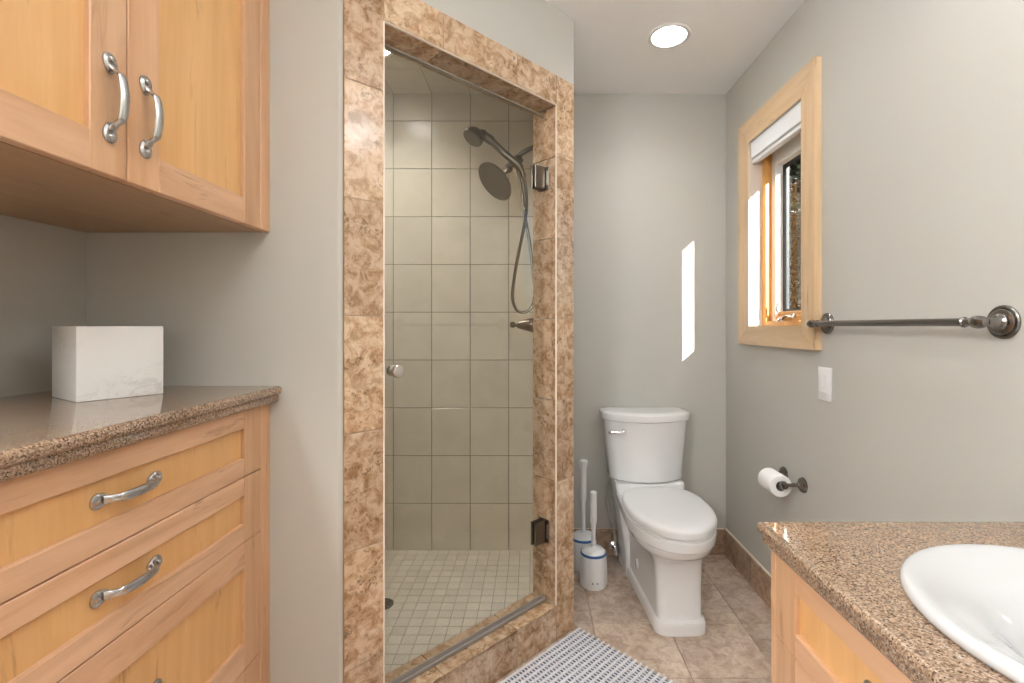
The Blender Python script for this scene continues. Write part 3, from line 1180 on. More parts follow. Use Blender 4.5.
# sink
sk = thing('sink', 'oval white drop in sink in the right granite counter', 'sink', (SKX, SKY, VT))
bm = bm_new()
prof = [(0.90, -0.03), (0.985, 0.0003), (1.0, 0.003), (1.003, 0.007), (0.997, 0.0115), (0.982, 0.0150), (0.96, 0.0165), (0.93, 0.0160), (0.90, 0.0140), (0.86, 0.0098), (0.81, 0.0045),
        (0.76, -0.001), (0.68, -0.0095), (0.60, -0.021), (0.52, -0.037), (0.44, -0.059), (0.36, -0.087), (0.28, -0.115), (0.20, -0.136), (0.13, -0.146), (0.08, -0.150)]
outer = [(0.08, -0.162), (0.24, -0.150), (0.40, -0.105), (0.54, -0.058), (0.70, -0.03), (0.86, -0.024)]
rr_ = [[Vector((SKA * r * math.cos(2 * PI * k / 72), SKB * r * math.sin(2 * PI * k / 72), z)) for k in range(72)] for r, z in outer + prof]
loft(bm, rr_, cap0=True, cap1=True)
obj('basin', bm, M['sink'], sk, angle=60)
bm = bm_new()
lathe(bm, [(0.024, 0.0), (0.024, 0.003), (0.019, 0.004), (0.016, 0.001), (0.004, 0.0)], Matrix.Translation((0, 0, -0.1495)), 28)
obj('drain', bm, M['chrome'], sk)

# faucet behind the basin (on the wall side)
fc = thing('faucet', 'chrome faucet behind the oval sink', 'faucet', (0.995, 0.587, VT))
bm = bm_new()
lathe(bm, [(0.024, 0), (0.024, 0.004), (0.016, 0.012), (0.014, 0.06), (0.012, 0.09)], I4, 24)
tube(bm, smooth_path([(0, 0, 0.08), (-0.02, 0, 0.12), (-0.06, 0, 0.135), (-0.10, 0, 0.115), (-0.105, 0, 0.095)], 6), 0.010, 14)
obj('spout', bm, M['chrome'], fc)
for s in (-1, 1):
    bm = bm_new()
    lathe(bm, [(0.020, 0), (0.020, 0.004), (0.012, 0.012), (0.012, 0.035), (0.015, 0.042), (0.006, 0.048)], Matrix.Translation((0, s * 0.10, 0)), 22)
    tube(bm, [(0, s * 0.10, 0.042), (-0.005, s * 0.13, 0.048), (-0.01, s * 0.155, 0.050)], [0.006, 0.005, 0.006], 10)
    obj('tap_handle', bm, M['chrome'], fc)

# ------------------------------------------------------------------ toilet
TX = 0.569
tl = thing('toilet', 'white skirted toilet with closed lid against the back wall', 'toilet', (TX, YB - 0.004, 0.0), math.radians(1.6))


def dring(z, back, front, wb, wf, n, ell, N=48):
    """D-shaped outline: flat back at y=-back, rounded front at y=-front; local, front is -y."""
    pts = []
    yc = front - ell
    right = []
    # back right to side
    K = 6
    for k in range(K):
        f = k / (K - 1)
        yy_ = back + (yc - back) * f
        right.append((wb + (wf - wb) * f, -yy_))
    F = 18
    for k in range(1, F + 1):
        a = PI / 2 * k / F
        cx_ = max(math.cos(a), 0) ** (2 / n)
        sy_ = math.sin(a) ** (2 / n)
        right.append((wf * cx_, -(yc + ell * sy_)))
    left = [(-x_, y_) for x_, y_ in right[:-1]][::-1]
    return [Vector((x_, y_, z)) for x_, y_ in right + left]


bm = bm_new()
secs = [
    (0.000, 0.06, 0.674, 0.118, 0.100, 4.0, 0.080),
    (0.003, 0.06, 0.678, 0.121, 0.104, 4.0, 0.080),
    (0.040, 0.06, 0.678, 0.121, 0.104, 4.0, 0.080),
    (0.050, 0.06, 0.674, 0.118, 0.100, 4.0, 0.076),
    (0.056, 0.06, 0.662, 0.111, 0.092, 4.0, 0.066),
    (0.070, 0.06, 0.658, 0.110, 0.090, 4.0, 0.062),
    (0.180, 0.06, 0.655, 0.113, 0.091, 4.0, 0.060),
    (0.265, 0.06, 0.658, 0.118, 0.096, 3.6, 0.066),
    (0.288, 0.06, 0.668, 0.122, 0.108, 3.0, 0.100),
    (0.304, 0.06, 0.690, 0.128, 0.130, 2.5, 0.160),
    (0.318, 0.06, 0.716, 0.136, 0.153, 2.25, 0.215),
    (0.332, 0.06, 0.733, 0.145, 0.167, 2.12, 0.255),
    (0.352, 0.06, 0.741, 0.150, 0.173, 2.1, 0.270),
    (0.356, 0.06, 0.747, 0.152, 0.177, 2.1, 0.275),
    (0.385, 0.06, 0.753, 0.155, 0.180, 2.1, 0.280),
    (0.394, 0.06, 0.752, 0.155, 0.179, 2.1, 0.280),
    (0.398, 0.06, 0.746, 0.150, 0.174, 2.1, 0.275)]
loft(bm, [dring(*s) for s in secs])
# rear column that carries the tank


def rrect(z, yb, yf, w_, r_=0.02, bow=0.0):
    pts = []
    for (cx_, cy_, a0) in ((w_ - r_, -yf + r_, -PI / 2), (w_ - r_, -yb - r_, 0), (-w_ + r_, -yb - r_, PI / 2), (-w_ + r_, -yf + r_, PI)):
        for k in range(7):
            a = a0 + PI / 2 * k / 6
            pts.append([cx_ + r_ * math.cos(a), cy_ + r_ * math.sin(a)])
    # bowed front: subdivide the front edge
    pts2 = []
    for i, q_ in enumerate(pts):
        pts2.append(q_)
    M_ = 9
    a_, b_ = pts[-1], pts[0]
    for k in range(1, M_):
        f = k / M_
        pts2.append([a_[0] + (b_[0] - a_[0]) * f, a_[1] + (b_[1] - a_[1]) * f])
    out = []
    for x_, y_ in pts2:
        if y_ < -(yb + yf) / 2:
            y_ -= bow * (1 - (x_ / w_) ** 2)
        out.append(Vector((x_, y_, z)))
    return out


loft(bm, [rrect(0.0, 0.012, 0.23, 0.118), rrect(0.03, 0.012, 0.23, 0.120), rrect(0.15, 0.012, 0.232, 0.128), rrect(0.30, 0.012, 0.236, 0.150),
          rrect(0.40, 0.012, 0.232, 0.163), rrect(0.435, 0.012, 0.228, 0.169), rrect(0.447, 0.014, 0.222, 0.167)])
obj('bowl', bm, M['porcelain'], tl, angle=32)
for sgn in (-1, 1):
    bm = bm_new()
    lathe(bm, [(0.024, 0), (0.024, 0.003), (0.020, 0.006), (0.004, 0.007)], axis_m((sgn * 0.1005, -0.36, 0.13), (sgn, 0, 0)), 24)
    obj('bolt_cap', bm, M['porcelain'], tl)

bm = bm_new()
loft(bm, [rrect(0.4490, 0.020, 0.152, 0.177, 0.035, 0.072), rrect(0.4560, 0.012, 0.158, 0.183, 0.035, 0.074), rrect(0.6000, 0.012, 0.160, 0.195, 0.035, 0.076), rrect(0.7420, 0.012, 0.162, 0.208, 0.035, 0.080), rrect(0.7440, 0.014, 0.159, 0.205, 0.035, 0.080)])
obj('tank', bm, M['porcelain'], tl, angle=40)
bm = bm_new()
loft(bm, [rrect(0.7445, 0.008, 0.164, 0.214, 0.038, 0.084), rrect(0.7480, 0.006, 0.169, 0.219, 0.040, 0.086), rrect(0.7700, 0.005, 0.172, 0.222, 0.040, 0.086), rrect(0.7790, 0.006, 0.170, 0.220, 0.040, 0.086), rrect(0.7840, 0.012, 0.162, 0.212, 0.038, 0.083), rrect(0.7855, 0.030, 0.130, 0.185, 0.030, 0.066)])
obj('tank_lid', bm, M['porcelain'], tl, angle=45)
bm = bm_new()
lathe(bm, [(0.013, 0), (0.013, 0.004), (0.009, 0.010), (0.008, 0.017), (0.004, 0.019)], axis_m((-0.128, -0.205, 0.697), (-0.35, -1, 0)), 20)
tube(bm, smooth_path([(-0.133, -0.226, 0.697), (-0.155, -0.224, 0.696), (-0.185, -0.214, 0.694), (-0.204, -0.206, 0.693)], 4), [0.006] * 5 + [0.0055] * 4 + [0.0065] * 4, 10, flat=0.6, ref=(0, 0, 1))
obj('flush_lever', bm, M['chrome'], tl)


def egg(z, back, front, w_, N=56, sc=1.0):
    pts = []
    mid = back + (front - back) * 0.46
    for k in range(N):
        a = 2 * PI * k / N
        x_ = w_ * math.cos(a)
        sy_ = math.sin(a)
        if sy_ < 0:                 # front half
            y_ = -mid + (front - mid) * sy_
            x_ = w_ * (abs(math.cos(a)) ** 0.97) * (1 if math.cos(a) >= 0 else -1)
        else:                       # squarer back half
            y_ = -mid + (mid - back) * (abs(sy_) ** 0.62)
            x_ = w_ * (abs(math.cos(a)) ** 0.80) * (1 if math.cos(a) >= 0 else -1)
        c = Vector((0, -mid, 0))
        pts.append(Vector((x_ * sc, -mid + (y_ + mid) * sc, z)))
    return pts


bm = bm_new()
loft(bm, [egg(0.3985, 0.255, 0.748, 0.175), egg(0.400, 0.252, 0.752, 0.179), egg(0.406, 0.252, 0.752, 0.179), egg(0.408, 0.255, 0.749, 0.176)])
obj('seat', bm, M['white'], tl, angle=45)
bm = bm_new()
loft(bm, [egg(0.4095, 0.250, 0.753, 0.175), egg(0.4115, 0.247, 0.757, 0.179), egg(0.432, 0.246, 0.759, 0.1805), egg(0.440, 0.248, 0.756, 0.178), egg(0.445, 0.254, 0.747, 0.171), egg(0.4485, 0.272, 0.722, 0.154), egg(0.450, 0.31, 0.67, 0.117), egg(0.4505, 0.38, 0.60, 0.06)])
obj('seat_lid', bm, M['white'], tl, angle=45)
for s in (-1, 1):
    bm = bm_new()
    tube(bm, [(s * 0.05, -0.249, 0.425), (s * 0.10, -0.249, 0.425)], 0.011, 14)
    obj('hinge', bm, M['white'], tl)

# supply valve
sv = thing('supply_valve', 'small chrome water valve on the wall left of the toilet', 'valve', (0.430, YB - 0.0125, 0.048))
bm = bm_new()
lathe(bm, [(0.026, 0), (0.026, 0.003), (0.012, 0.010), (0.010, 0.012)], axis_m((0, 0, 0), (0, -1, 0)), 24)
tube(bm, [(0, -0.008, 0), (0, -0.06, 0)], 0.009, 12)
lathe(bm, [(0.012, 0), (0.014, 0.01), (0.010, 0.02), (0.006, 0.028)], axis_m((0, -0.052, 0.0), (0, 0, 1)), 16)
obj('valve_body', bm, M['chrome'], sv)
bm = bm_new()
lathe(bm, [(0.010, 0), (0.018, 0.004), (0.018, 0.012), (0.008, 0.016)], axis_m((0, -0.060, 0), (0, -1, 0)) @ Matrix.Diagonal((0.7, 1.25, 1, 1)), 18)
obj('knob', bm, M['chrome'], sv)
bm = bm_new()
tube(bm, smooth_path([(0, -0.052, 0.028), (-0.004, -0.052, 0.10), (-0.030, -0.040, 0.20), (-0.046, -0.030, 0.30), (-0.030, -0.040, 0.392)], 6), 0.0055, 10)
obj('supply_hose', bm, M['silver'], sv)

# ------------------------------------------------------------------ toilet brush holders


def brush(loc, label, rad, hh, handle_top, ht):
    t = thing('toilet_brush', label, 'toilet brush', loc, 0.0, 'white toilet brushes beside the toilet')
    r_ = rad
    bm = bm_new()
    lathe(bm, [(r_ * .93, 0), (r_ * .97, 0.004), (r_, 0.012), (r_ * .985, hh * .5), (r_ * .93, hh * .86), (r_ * .90, hh * .93), (r_ * .86, hh * .93), (r_ * .5, hh * .93)], I4, 40)
    obj('holder', bm, M['white'], t)
    bm = bm_new()
    lathe(bm, [(r_ * .915, hh * .875), (r_ * .945, hh * .885), (r_ * .925, hh * .935), (r_ * .89, hh * .945)], I4, 40)
    obj('band', bm, M['blue'], t)
    bm = bm_new()
    lathe(bm, [(r_ * .88, hh * .93), (r_ * .86, hh * .955), (r_ * .70, hh * 1.02), (r_ * .40, hh * 1.06), (r_ * .2, hh * 1.075), (0.011, hh * 1.08)], I4, 40)
    obj('lid', bm, M['white'], t)
    bm = bm_new()
    lathe(bm, [(0.010, hh * .95), (0.0095, hh * 1.35), (0.011, hh + (handle_top - hh) * .42), (0.0155, hh + (handle_top - hh) * .48), (0.0150, handle_top - 0.05), (ht, handle_top - 0.018), (ht + 0.0005, handle_top - 0.004), (ht * .8, handle_top)], I4, 20)
    obj('handle', bm, M['white'], t)
    bm = bm_new()
    for dx in (-0.011, 0.011):
        a = math.atan2(-1, 0) + dx / r_
        lathe(bm, [(0.0032, -0.0015), (0.0032, 0.0012), (0.001, 0.0014)], axis_m((r_ * .99 * math.cos(a), r_ * .99 * math.sin(a), 0.035), (math.cos(a), math.sin(a), 0)), 10)
    obj('vent_hole', bm, M['hole'], t)
    return t


brush((0.288, 2.250, 0.0), 'shorter white toilet brush in front, beside the toilet', 0.0645, 0.165, 0.435, 0.0155)
brush((0.258, 2.410, 0.0), 'taller white toilet brush behind the shorter one', 0.068, 0.165, 0.538, 0.021)

# ------------------------------------------------------------------ toilet paper holder and roll
RY0, RY1, RZ = 1.818, 1.957, 0.607
RX = 0.953
tp = thing('toilet_paper_holder', 'dark metal toilet paper holder on the right wall', 'toilet paper holder', (XR, (RY0 + RY1) / 2, RZ))
for s in (-1, 1):
    yy_ = s * (RY1 - RY0) / 2
    bm = bm_new()
    lathe(bm, [(0.029, 0.0005), (0.029, 0.003), (0.026, 0.006), (0.026, 0.009), (0.021, 0.011), (0.018, 0.015), (0.011, 0.019), (0.008, 0.024)], axis_m((0, yy_, 0), (-1, 0, 0)), 32)
    tube(bm, smooth_path([(-0.02, yy_, 0), (-0.05, yy_, 0.0), (-0.075, yy_, 0.0), (XR * 0 + (RX - XR), yy_, 0)], 4), [0.0075] * 4 + [0.0065] * 4 + [0.008] * 5, 12)
    lathe(bm, [(0.003, -0.016), (0.012, -0.012), (0.0155, 0), (0.012, 0.012), (0.003, 0.016)], axis_m((RX - XR, yy_, 0), (0, 1, 0)), 18)
    obj('post', bm, M['dark_nickel'], tp)
bm = bm_new()
hl = (RY1 - RY0) / 2
tube(bm, [(RX - XR, -hl + 0.012, 0), (RX - XR, hl - 0.012, 0)], 0.0085, 14)
obj('roller', bm, M['dark_nickel'], tp)
rollt = thing('toilet_paper_roll', 'white toilet paper roll on the dark wall holder', 'toilet paper', (RX, (RY0 + RY1) / 2, RZ - 0.0105))
bm = bm_new()
hl2 = 0.0505
lathe(bm, [(0.0195, -hl2), (0.0405, -hl2), (0.042, -hl2 + 0.0015), (0.042, hl2 - 0.0015), (0.0405, hl2), (0.0195, hl2), (0.0195, -hl2)], axis_m((0, 0, 0), (0, 1, 0)), 40, cap0=False, cap1=False)
obj('paper', bm, M['paper'], rollt)
bm = bm_new()
lathe(bm, [(0.0185, -hl2 + 0.001), (0.0194, -hl2 + 0.001), (0.0194, hl2 - 0.001), (0.0185, hl2 - 0.001), (0.0185, -hl2 + 0.001)], axis_m((0, 0, 0), (0, 1, 0)), 32, cap0=False, cap1=False)
obj('core', bm, plain('grey card', (0.35, 0.31, 0.27), 0.9), rollt)

# ------------------------------------------------------------------ towel bar
BY0, BY1, BZ, BX = 1.0453, 1.669, 1.2185, 0.972
tb = thing('towel_bar', 'dark metal towel bar on the right wall', 'towel bar', (XR, (BY0 + BY1) / 2, BZ))
hb = (BY1 - BY0) / 2
for s in (-1, 1):
    bm = bm_new()
    lathe(bm, [(0.037, 0.0005), (0.037, 0.004), (0.035, 0.0065), (0.0315, 0.0070), (0.0305, 0.0055), (0.029, 0.0095), (0.024, 0.0125), (0.0195, 0.0130), (0.018, 0.0155), (0.0125, 0.0185), (0.0095, 0.026), (0.0085, 0.046)], axis_m((0, s * hb, 0), (-1, 0, 0)), 36)
    lathe(bm, [(0.004, -0.020), (0.009, -0.018), (0.013, -0.010), (0.0145, 0.0), (0.013, 0.010), (0.009, 0.018), (0.004, 0.020)], axis_m((BX - XR, s * hb, 0), (0, 1, 0)), 24)
    obj('post', bm, M['dark_nickel'], tb)
bm = bm_new()
tube(bm, [(BX - XR, -hb + 0.012, 0), (BX - XR, hb - 0.012, 0)], 0.0095, 18)
for s in (-1, 1):
    lathe(bm, [(0.0096, 0), (0.0122, 0.003), (0.0122, 0.007), (0.0096, 0.010)], axis_m((BX - XR, s * (hb - 0.03), 0), (0, -s, 0)), 20)
obj('bar', bm, M['dark_nickel'], tb)

# ------------------------------------------------------------------ switch plate
sw = thing('light_switch', 'white rocker switch plate on the wall below the window', 'light switch', (XR, 1.680, 1.007))
bm = bm_new()
box(bm, -0.006, -0.0004, -0.037, 0.037, -0.0585, 0.0585, bev=0.0022, seg=2)
obj('plate', bm, M['white'], sw, angle=50)
bm = bm_new()
box(bm, -0.0085, -0.0061, -0.0165, 0.0165, -0.033, 0.033, bev=0.001)
box(bm, -0.0105, -0.0086, -0.013, 0.013, -0.028, -0.012, bev=0.0008)
obj('rocker', bm, M['white'], sw, smooth=False)

# ------------------------------------------------------------------ shower door
GT = 0.066
door = thing('shower_door', 'frameless clear glass shower door with metal hinges', 'shower door', DO, PI / 4)
GZ0, GZ1 = 0.152, 2.030
bm = bm_new()
box(bm, U0 + 0.004, U1 - 0.006, GT - 0.005, GT + 0.005, GZ0, GZ1, bev=0.001)
obj('glass_panel', bm, M['glass'], door, smooth=False)
bm = bm_new()
box(bm, U0 + 0.004, U1 - 0.006, GT - 0.009, GT - 0.0052, ZS + 0.006, GZ0 + 0.010, bev=0.001)
box(bm, U0 + 0.004, U1 - 0.006, GT - 0.0052, GT + 0.007, ZS + 0.006, GZ0 - 0.0002, bev=0.001)
box(bm, U0 + 0.004, U1 - 0.006, GT - 0.016, GT - 0.009, ZS + 0.001, ZS + 0.014, bev=0.002)
obj('bottom_seal', bm, M['seal'], door, smooth=False)
bm = bm_new()
box(bm, U0 + 0.004, U1 - 0.006, GT - 0.008, GT + 0.008, GZ1 + 0.0002, GZ1 + 0.006, bev=0.001)
obj('top_seal', bm, M['top_seal'], door, smooth=False)
for hz in (1.787, 0.408):
    bm = bm_new()
    box(bm, U1 - 0.062, U1 - 0.008, GT - 0.014, GT - 0.0052, hz - 0.045, hz + 0.045, bev=0.002)
    box(bm, U1 - 0.062, U1 - 0.008, GT + 0.0052, GT + 0.014, hz - 0.045, hz + 0.045, bev=0.002)
    box(bm, U1 - 0.0205, U1 - 0.0055, GT - 0.012, GT + 0.012, hz - 0.028, hz + 0.028, bev=0.003)
    box(bm, U1 - 0.0055, U1 - 0.0005, GT - 0.030, GT + 0.030, hz - 0.045, hz + 0.045, bev=0.0015)
    h_ = obj('hinge', bm, M['bronze'], door, smooth=False)
    bm = bm_new()
    box(bm, U1 - 0.0066, U1 - 0.0056, GT - 0.028, GT - 0.018, hz - 0.028, hz + 0.028, bev=0.0003)
    obj('hinge_plate', bm, M['silver'], h_, smooth=False)
KU, KZ = U0 + 0.063, 1.077
bm = bm_new()
lathe(bm, [(0.0175, 0.0052), (0.0175, 0.0085), (0.009, 0.0105), (0.0075, 0.013), (0.0075, 0.021), (0.011, 0.0235), (0.0175, 0.025), (0.0190, 0.028), (0.0188, 0.035), (0.0175, 0.0375), (0.0145, 0.0385), (0.003, 0.0380)], axis_m((KU, GT, KZ), (0, -1, 0)), 30)
lathe(bm, [(0.0165, 0.0052), (0.0165, 0.0085), (0.012, 0.011), (0.003, 0.0115)], axis_m((KU, GT, KZ), (0, 1, 0)), 30)
obj('knob', bm, M['silver'], door)

# ------------------------------------------------------------------ shower fittings (right shower wall)
SW = 0.055 - 0.011
SY = 2.10


def at(px, py, Y):
    return Vector(((px - 532) * Y / 480, Y, CAM_H - (py - 326) * Y / 480))


WALL = Vector((SW, SY, 1.995))
sh = thing('shower_set', 'bronze shower set with rain head and hand shower on tiled wall', 'shower head', WALL)


def loc_(p_):
    return Vector(p_) - WALL


arm = [WALL + Vector((0.0, 0, 0)), WALL + Vector((-0.03, 0, 0.0)), at(524, 152, SY), at(514, 160, SY), at(506, 168, SY)]
bm = bm_new()
lathe(bm, [(0.030, 0.0005), (0.030, 0.003), (0.016, 0.010), (0.012, 0.016)], axis_m((0, 0, 0), (-1, 0, 0)), 28)
tube(bm, smooth_path([loc_(p_) for p_ in arm], 6), 0.0105, 14)
obj('shower_arm', bm, M['bronze'], sh)
bm = bm_new()
J = loc_(at(517, 162, SY))
lathe(bm, [(0.012, -0.026), (0.017, -0.018), (0.018, 0.0), (0.017, 0.018), (0.011, 0.026)], axis_m(J, (-0.75, 0, -0.65)), 22)
lathe(bm, [(0.009, 0.0), (0.012, 0.02), (0.014, 0.03)], axis_m(J, (0.15, -1, 0.3)), 18)
obj('diverter', bm, M['bronze'], sh)
# rain head: disc facing down and towards the middle of the shower
hc = loc_(at(494.5, 182, SY - 0.015))
hn = Vector((-0.62, -0.42, -0.66)).normalized()
bm = bm_new()
lathe(bm, [(0.010, -0.052), (0.013, -0.040), (0.022, -0.030), (0.055, -0.022), (0.082, -0.014), (0.0915, -0.006), (0.092, 0.001), (0.089, 0.003), (0.085, 0.0025), (0.01, 0.003)], axis_m(hc, hn), 44)
nk = hc - hn * 0.045
tube(bm, smooth_path([J, J + Vector((-0.018, -0.004, -0.012)), nk + Vector((0.004, 0, 0.002)), nk + hn * 0.004], 5), [0.010] * 11 + [0.009] * 5, 12)
lathe(bm, [(0.006, -0.014), (0.015, -0.008), (0.016, 0), (0.015, 0.008), (0.006, 0.014)], axis_m((J + nk) / 2, hn), 18)
obj('rain_head', bm, M['bronze'], sh)
# hand shower
a0, a1, a2, a3 = at(480, 135, SY - 0.045), at(489, 139, SY - 0.045), at(504, 153, SY - 0.042), at(519, 166, SY - 0.040)
a4 = at(524, 177, SY - 0.040)
bm = bm_new()
tube(bm, smooth_path([loc_(p_) for p_ in (a0, a1, a2, a3, a4)], 6), [0.026] * 4 + [0.020] * 4 + [0.0150] * 5 + [0.0155] * 7 + [0.011] * 5, 16)
fn = Vector((-0.45, -0.35, -0.82)).normalized()
lathe(bm, [(0.010, -0.040), (0.026, -0.034), (0.040, -0.018), (0.046, 0.000), (0.045, 0.009), (0.041, 0.012), (0.004, 0.011)], axis_m(loc_(at(473.5, 137, SY - 0.048)), fn), 32)
obj('hand_shower', bm, M['bronze'], sh)
bm = bm_new()
lathe(bm, [(0.013, -0.020), (0.018, -0.014), (0.018, 0.014), (0.013, 0.020)], axis_m(loc_(at(514.5, 162, SY - 0.030)), (0.62, 0.0, -0.78)), 18)
obj('cradle', bm, M['bronze'], sh)
hose_px = [(524, 177), (526, 190), (526.5, 210), (523, 232), (518, 256), (514, 280), (512.5, 295), (514.5, 306), (520, 312), (528, 311), (533, 304), (534.5, 290), (532.5, 270), (530, 245), (526, 222), (523.5, 205), (521.5, 190), (518.5, 175), (516.5, 166)]
hp = []
for k, (px, py) in enumerate(hose_px):
    f = k / (len(hose_px) - 1)
    hp.append(loc_(at(px, py, SY - 0.040 + 0.030 * f)))
bm = bm_new()
tube(bm, smooth_path(hp, 5), 0.0068, 10)
obj('hose', bm, M['bronze'], sh)

vv = thing('shower_valve', 'bronze shower valve lever low on tiled wall under the hose', 'shower valve', (SW, SY + 0.02, 1.213))
bm = bm_new()
lathe(bm, [(0.075, 0.0005), (0.075, 0.003), (0.066, 0.008), (0.030, 0.012)], axis_m((0, 0, 0), (-1, 0, 0)), 40)
obj('escutcheon', bm, M['bronze'], vv)
bm = bm_new()
lathe(bm, [(0.033, 0.0125), (0.033, 0.040), (0.028, 0.060), (0.019, 0.092), (0.014, 0.108), (0.009, 0.111), (0.0085, 0.118), (0.013, 0.122), (0.014, 0.132), (0.009, 0.140)], axis_m((0, 0, 0), (-1, 0, 0.02)), 28)
obj('lever', bm, M['bronze'], vv)

dr = thing('shower_drain', 'round metal drain in the shower mosaic floor', 'drain', (DRX, DRY, 0.0262))
bm = bm_new()
lathe(bm, [(0.046, 0.0), (0.046, 0.002), (0.040, 0.003), (0.038, 0.0015), (0.004, 0.0015)], I4, 32)
obj('rim', bm, M['bronze'], dr)
bm = bm_new()
for k in range(8):
    a = 2 * PI * k / 8
    box(bm, 0.014, 0.034, -0.0025, 0.0025, 0.0016, 0.0019, M4=Matrix.Rotation(a, 4, 'Z'))
obj('slot', bm, M['hole'], dr, smooth=False)

# ------------------------------------------------------------------ rug
RW, RL = 0.52, 0.80
rug = thing('bath_rug', 'white and navy woven bath rug on the floor before the shower', 'rug', (0.183, 1.914, 0.0004), 0.0)
# local: +x along the far edge (towards camera right), -y along the shower curb
rug.rotation_euler = (0, 0, -PI / 4)
t = NT('rug base')
tc = t.n('TexCoord')
sp = t.n('SeparateXYZ')
t.l(tc.outputs['Object'], sp.inputs[0])
cxn = t.math('FRACT', t.math('MULTIPLY', t.math('ADD', sp.outputs[1], 5.0), 1 / 0.0135))
dash = t.math('GREATER_THAN', cxn, 0.42)
nn = t.noise(t.coords(), 60, 2)
navy = t.ramp(nn, [(0.35, (0.05, 0.06, 0.11)), (0.65, (0.22, 0.24, 0.32))])
t.base(t.mix(dash, (0.60, 0.60, 0.62), navy))
t.p.inputs['Roughness'].default_value = 0.95
M['rug_base'] = t.m
t = NT('rug rib')
nn = t.noise(t.coords((1, 1, 1)), 180, 3)
tc = t.n('TexCoord')
sp = t.n('SeparateXYZ')
t.l(tc.outputs['Object'], sp.inputs[0])
t.base(t.ramp(nn, [(0.3, (0.52, 0.52, 0.55)), (0.7, (0.78, 0.78, 0.78))]))
t.p.inputs['Roughness'].default_value = 0.95
M['rug_rib'] = t.m
bm = bm_new()
box(bm, 0.0, RW, -RL, -0.004, 0.0, 0.006, bev=0.002)
obj('weave', bm, M['rug_base'], rug, smooth=False)
bm = bm_new()
pitch = 0.0236
k = 0
x = 0.007
while x < RW - 0.004:
    segs = 60
    pts, rad = [], []
    yy_ = 0.004
    while yy_ > -RL - 0.004:
        pts.append((x + random.uniform(-0.0006, 0.0006), yy_, 0.0062))
        rad.append(0.0058 if len(pts) % 2 else 0.0046)
        yy_ -= 0.00675
    tube(bm, pts, rad, 6, flat=0.7, ref=(1, 0, 0))
    x += pitch
ribs = obj('rib', bm, M['rug_rib'], rug)
ribs['kind'] = 'stuff'
ribs['label'] = 'raised white woven ribs'

# ------------------------------------------------------------------ lamps


def can_light(x, y, label):
    t = thing('recessed_downlight', label, 'ceiling light', (x, y, H), 0.0)
    bm = bm_new()
    lathe(bm, [(0.0715, 0.0005), (0.0715, -0.004), (0.076, -0.006), (0.086, -0.005), (0.090, -0.0012), (0.090, -0.0002), (0.076, -0.0002)], I4, 48, cap0=False, cap1=False)
    obj('trim_ring', bm, M['white'], t)
    bm = bm_new()
    lathe(bm, [(0.0712, -0.003), (0.066, 0.030), (0.060, 0.062), (0.058, 0.070)], I4, 48, cap0=False, cap1=False)
    obj('baffle', bm, M['white'], t)
    bm = bm_new()
    lathe(bm, [(0.059, 0.066), (0.050, 0.063), (0.004, 0.061)], I4, 40)
    ln = obj('lens', bm, M['lens'], t)
    return t


c0 = can_light(*CANS[0], 'round recessed ceiling light above the toilet')
for xyz, lab, lm in (((*CANS[1], H - 0.0052), 'round recessed light in the tiled shower ceiling', 'shower_lens'), ((*CANS[2], H), 'round recessed ceiling light added unseen above the vanity sink', 'fill_vanity_lens')):  # the vanity one is unseen, added to the lighting
    cc = dup(c0, xyz, lab)
    for ch in cc.children:
        if ch.name.startswith('lens'):
            ch.material_slots[0].link = 'OBJECT'
            ch.material_slots[0].material = M[lm]
dup(c0, (*CANS[3], H), 'round recessed ceiling light added unseen behind the camera')  # unseen lamp, added for overall brightness

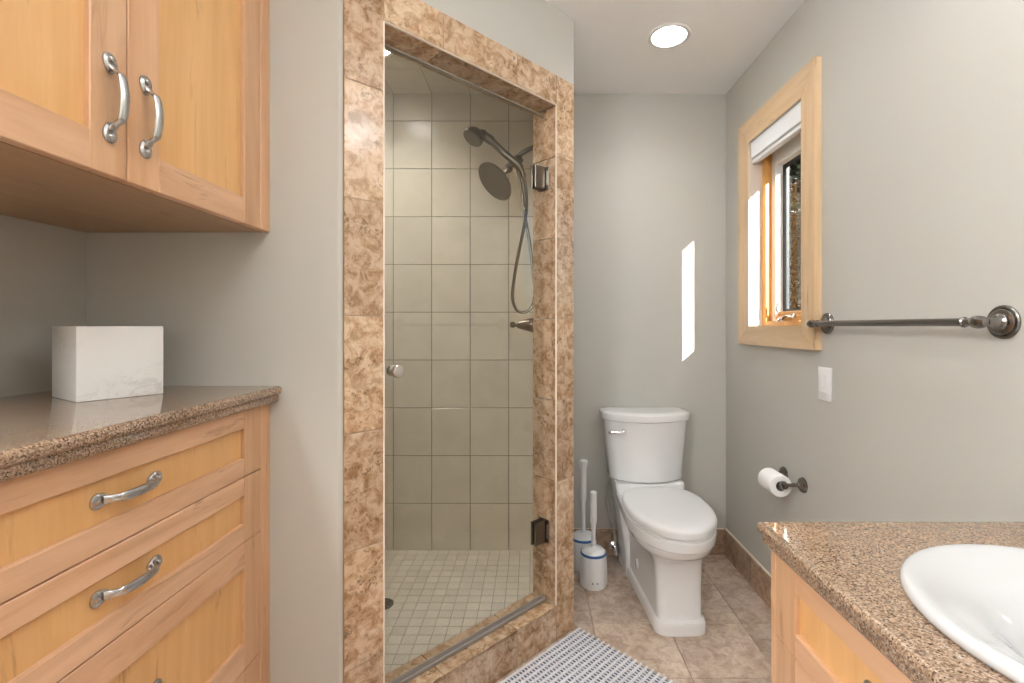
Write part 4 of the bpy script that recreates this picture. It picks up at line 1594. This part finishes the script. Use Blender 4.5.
vl = thing('added_vanity_light', 'three globe vanity lamp added unseen high on the wall above the sink', 'wall light', (XR, 0.50, 2.27))  # unseen lamp added for brightness and the glare on the surround
bm = bm_new()
box(bm, -0.025, -0.0005, -0.38, 0.38, -0.03, 0.03, bev=0.004)
obj('backplate', bm, M['nickel'], vl, smooth=False)
for k in (-1, 0, 1):
    bm = bm_new()
    lathe(bm, [(0.012, 0.0), (0.012, 0.05), (0.03, 0.06)], axis_m((-0.025, k * 0.3, 0), (-1, 0, 0)), 18)
    obj('arm', bm, M['nickel'], vl)
    bm = bm_new()
    lathe(bm, [(0.058 * math.sin(PI * j / 14), -0.058 * math.cos(PI * j / 14)) for j in range(15)], Matrix.Translation((-0.135, k * 0.3, 0)), 24)
    obj('globe', bm, M['globe'], vl)

dm = thing('fill_dome_light', 'frosted fill dome ceiling lamp added unseen in the middle of the room', 'ceiling light', (0.00, -0.10, H))  # unseen lamp added to lift the overall light
bm = bm_new()
lathe(bm, [(0.15, -0.0005), (0.15, -0.02), (0.135, -0.025)], I4, 40)
obj('rim', bm, M['nickel'], dm)
bm = bm_new()
lathe(bm, [(0.14 * math.cos(PI / 2 * j / 10), -0.025 - 0.08 * math.sin(PI / 2 * j / 10)) for j in range(11)], I4, 40)
obj('shade', bm, M['dome'], dm)

for k, sy in enumerate((0.05, -0.75)):  # unseen wall lamps added to brighten the right wall and ceiling
    sc_ = thing('fill_wall_sconce', ('frosted fill cylinder lamp added unseen on the left wall next to the cabinets', 'frosted fill cylinder lamp added unseen on the left wall behind the camera')[k], 'wall light', (XL, sy, 2.08), -PI / 2)
    bm = bm_new()
    box(bm, -0.06, 0.06, 0.0005, 0.02, -0.12, 0.12, bev=0.003)
    obj('backplate', bm, M['nickel'], sc_, smooth=False)
    bm = bm_new()
    lathe(bm, [(0.02, -0.17), (0.085, -0.165), (0.09, -0.15), (0.09, 0.15), (0.085, 0.165), (0.02, 0.17)], Matrix.Translation((0, 0.125, 0)), 28)
    obj('shade', bm, M['fill_sconce'], sc_)
    bm = bm_new()
    tube(bm, [(0, 0.02, 0), (0, 0.04, 0)], 0.02, 12)
    obj('arm', bm, M['nickel'], sc_)
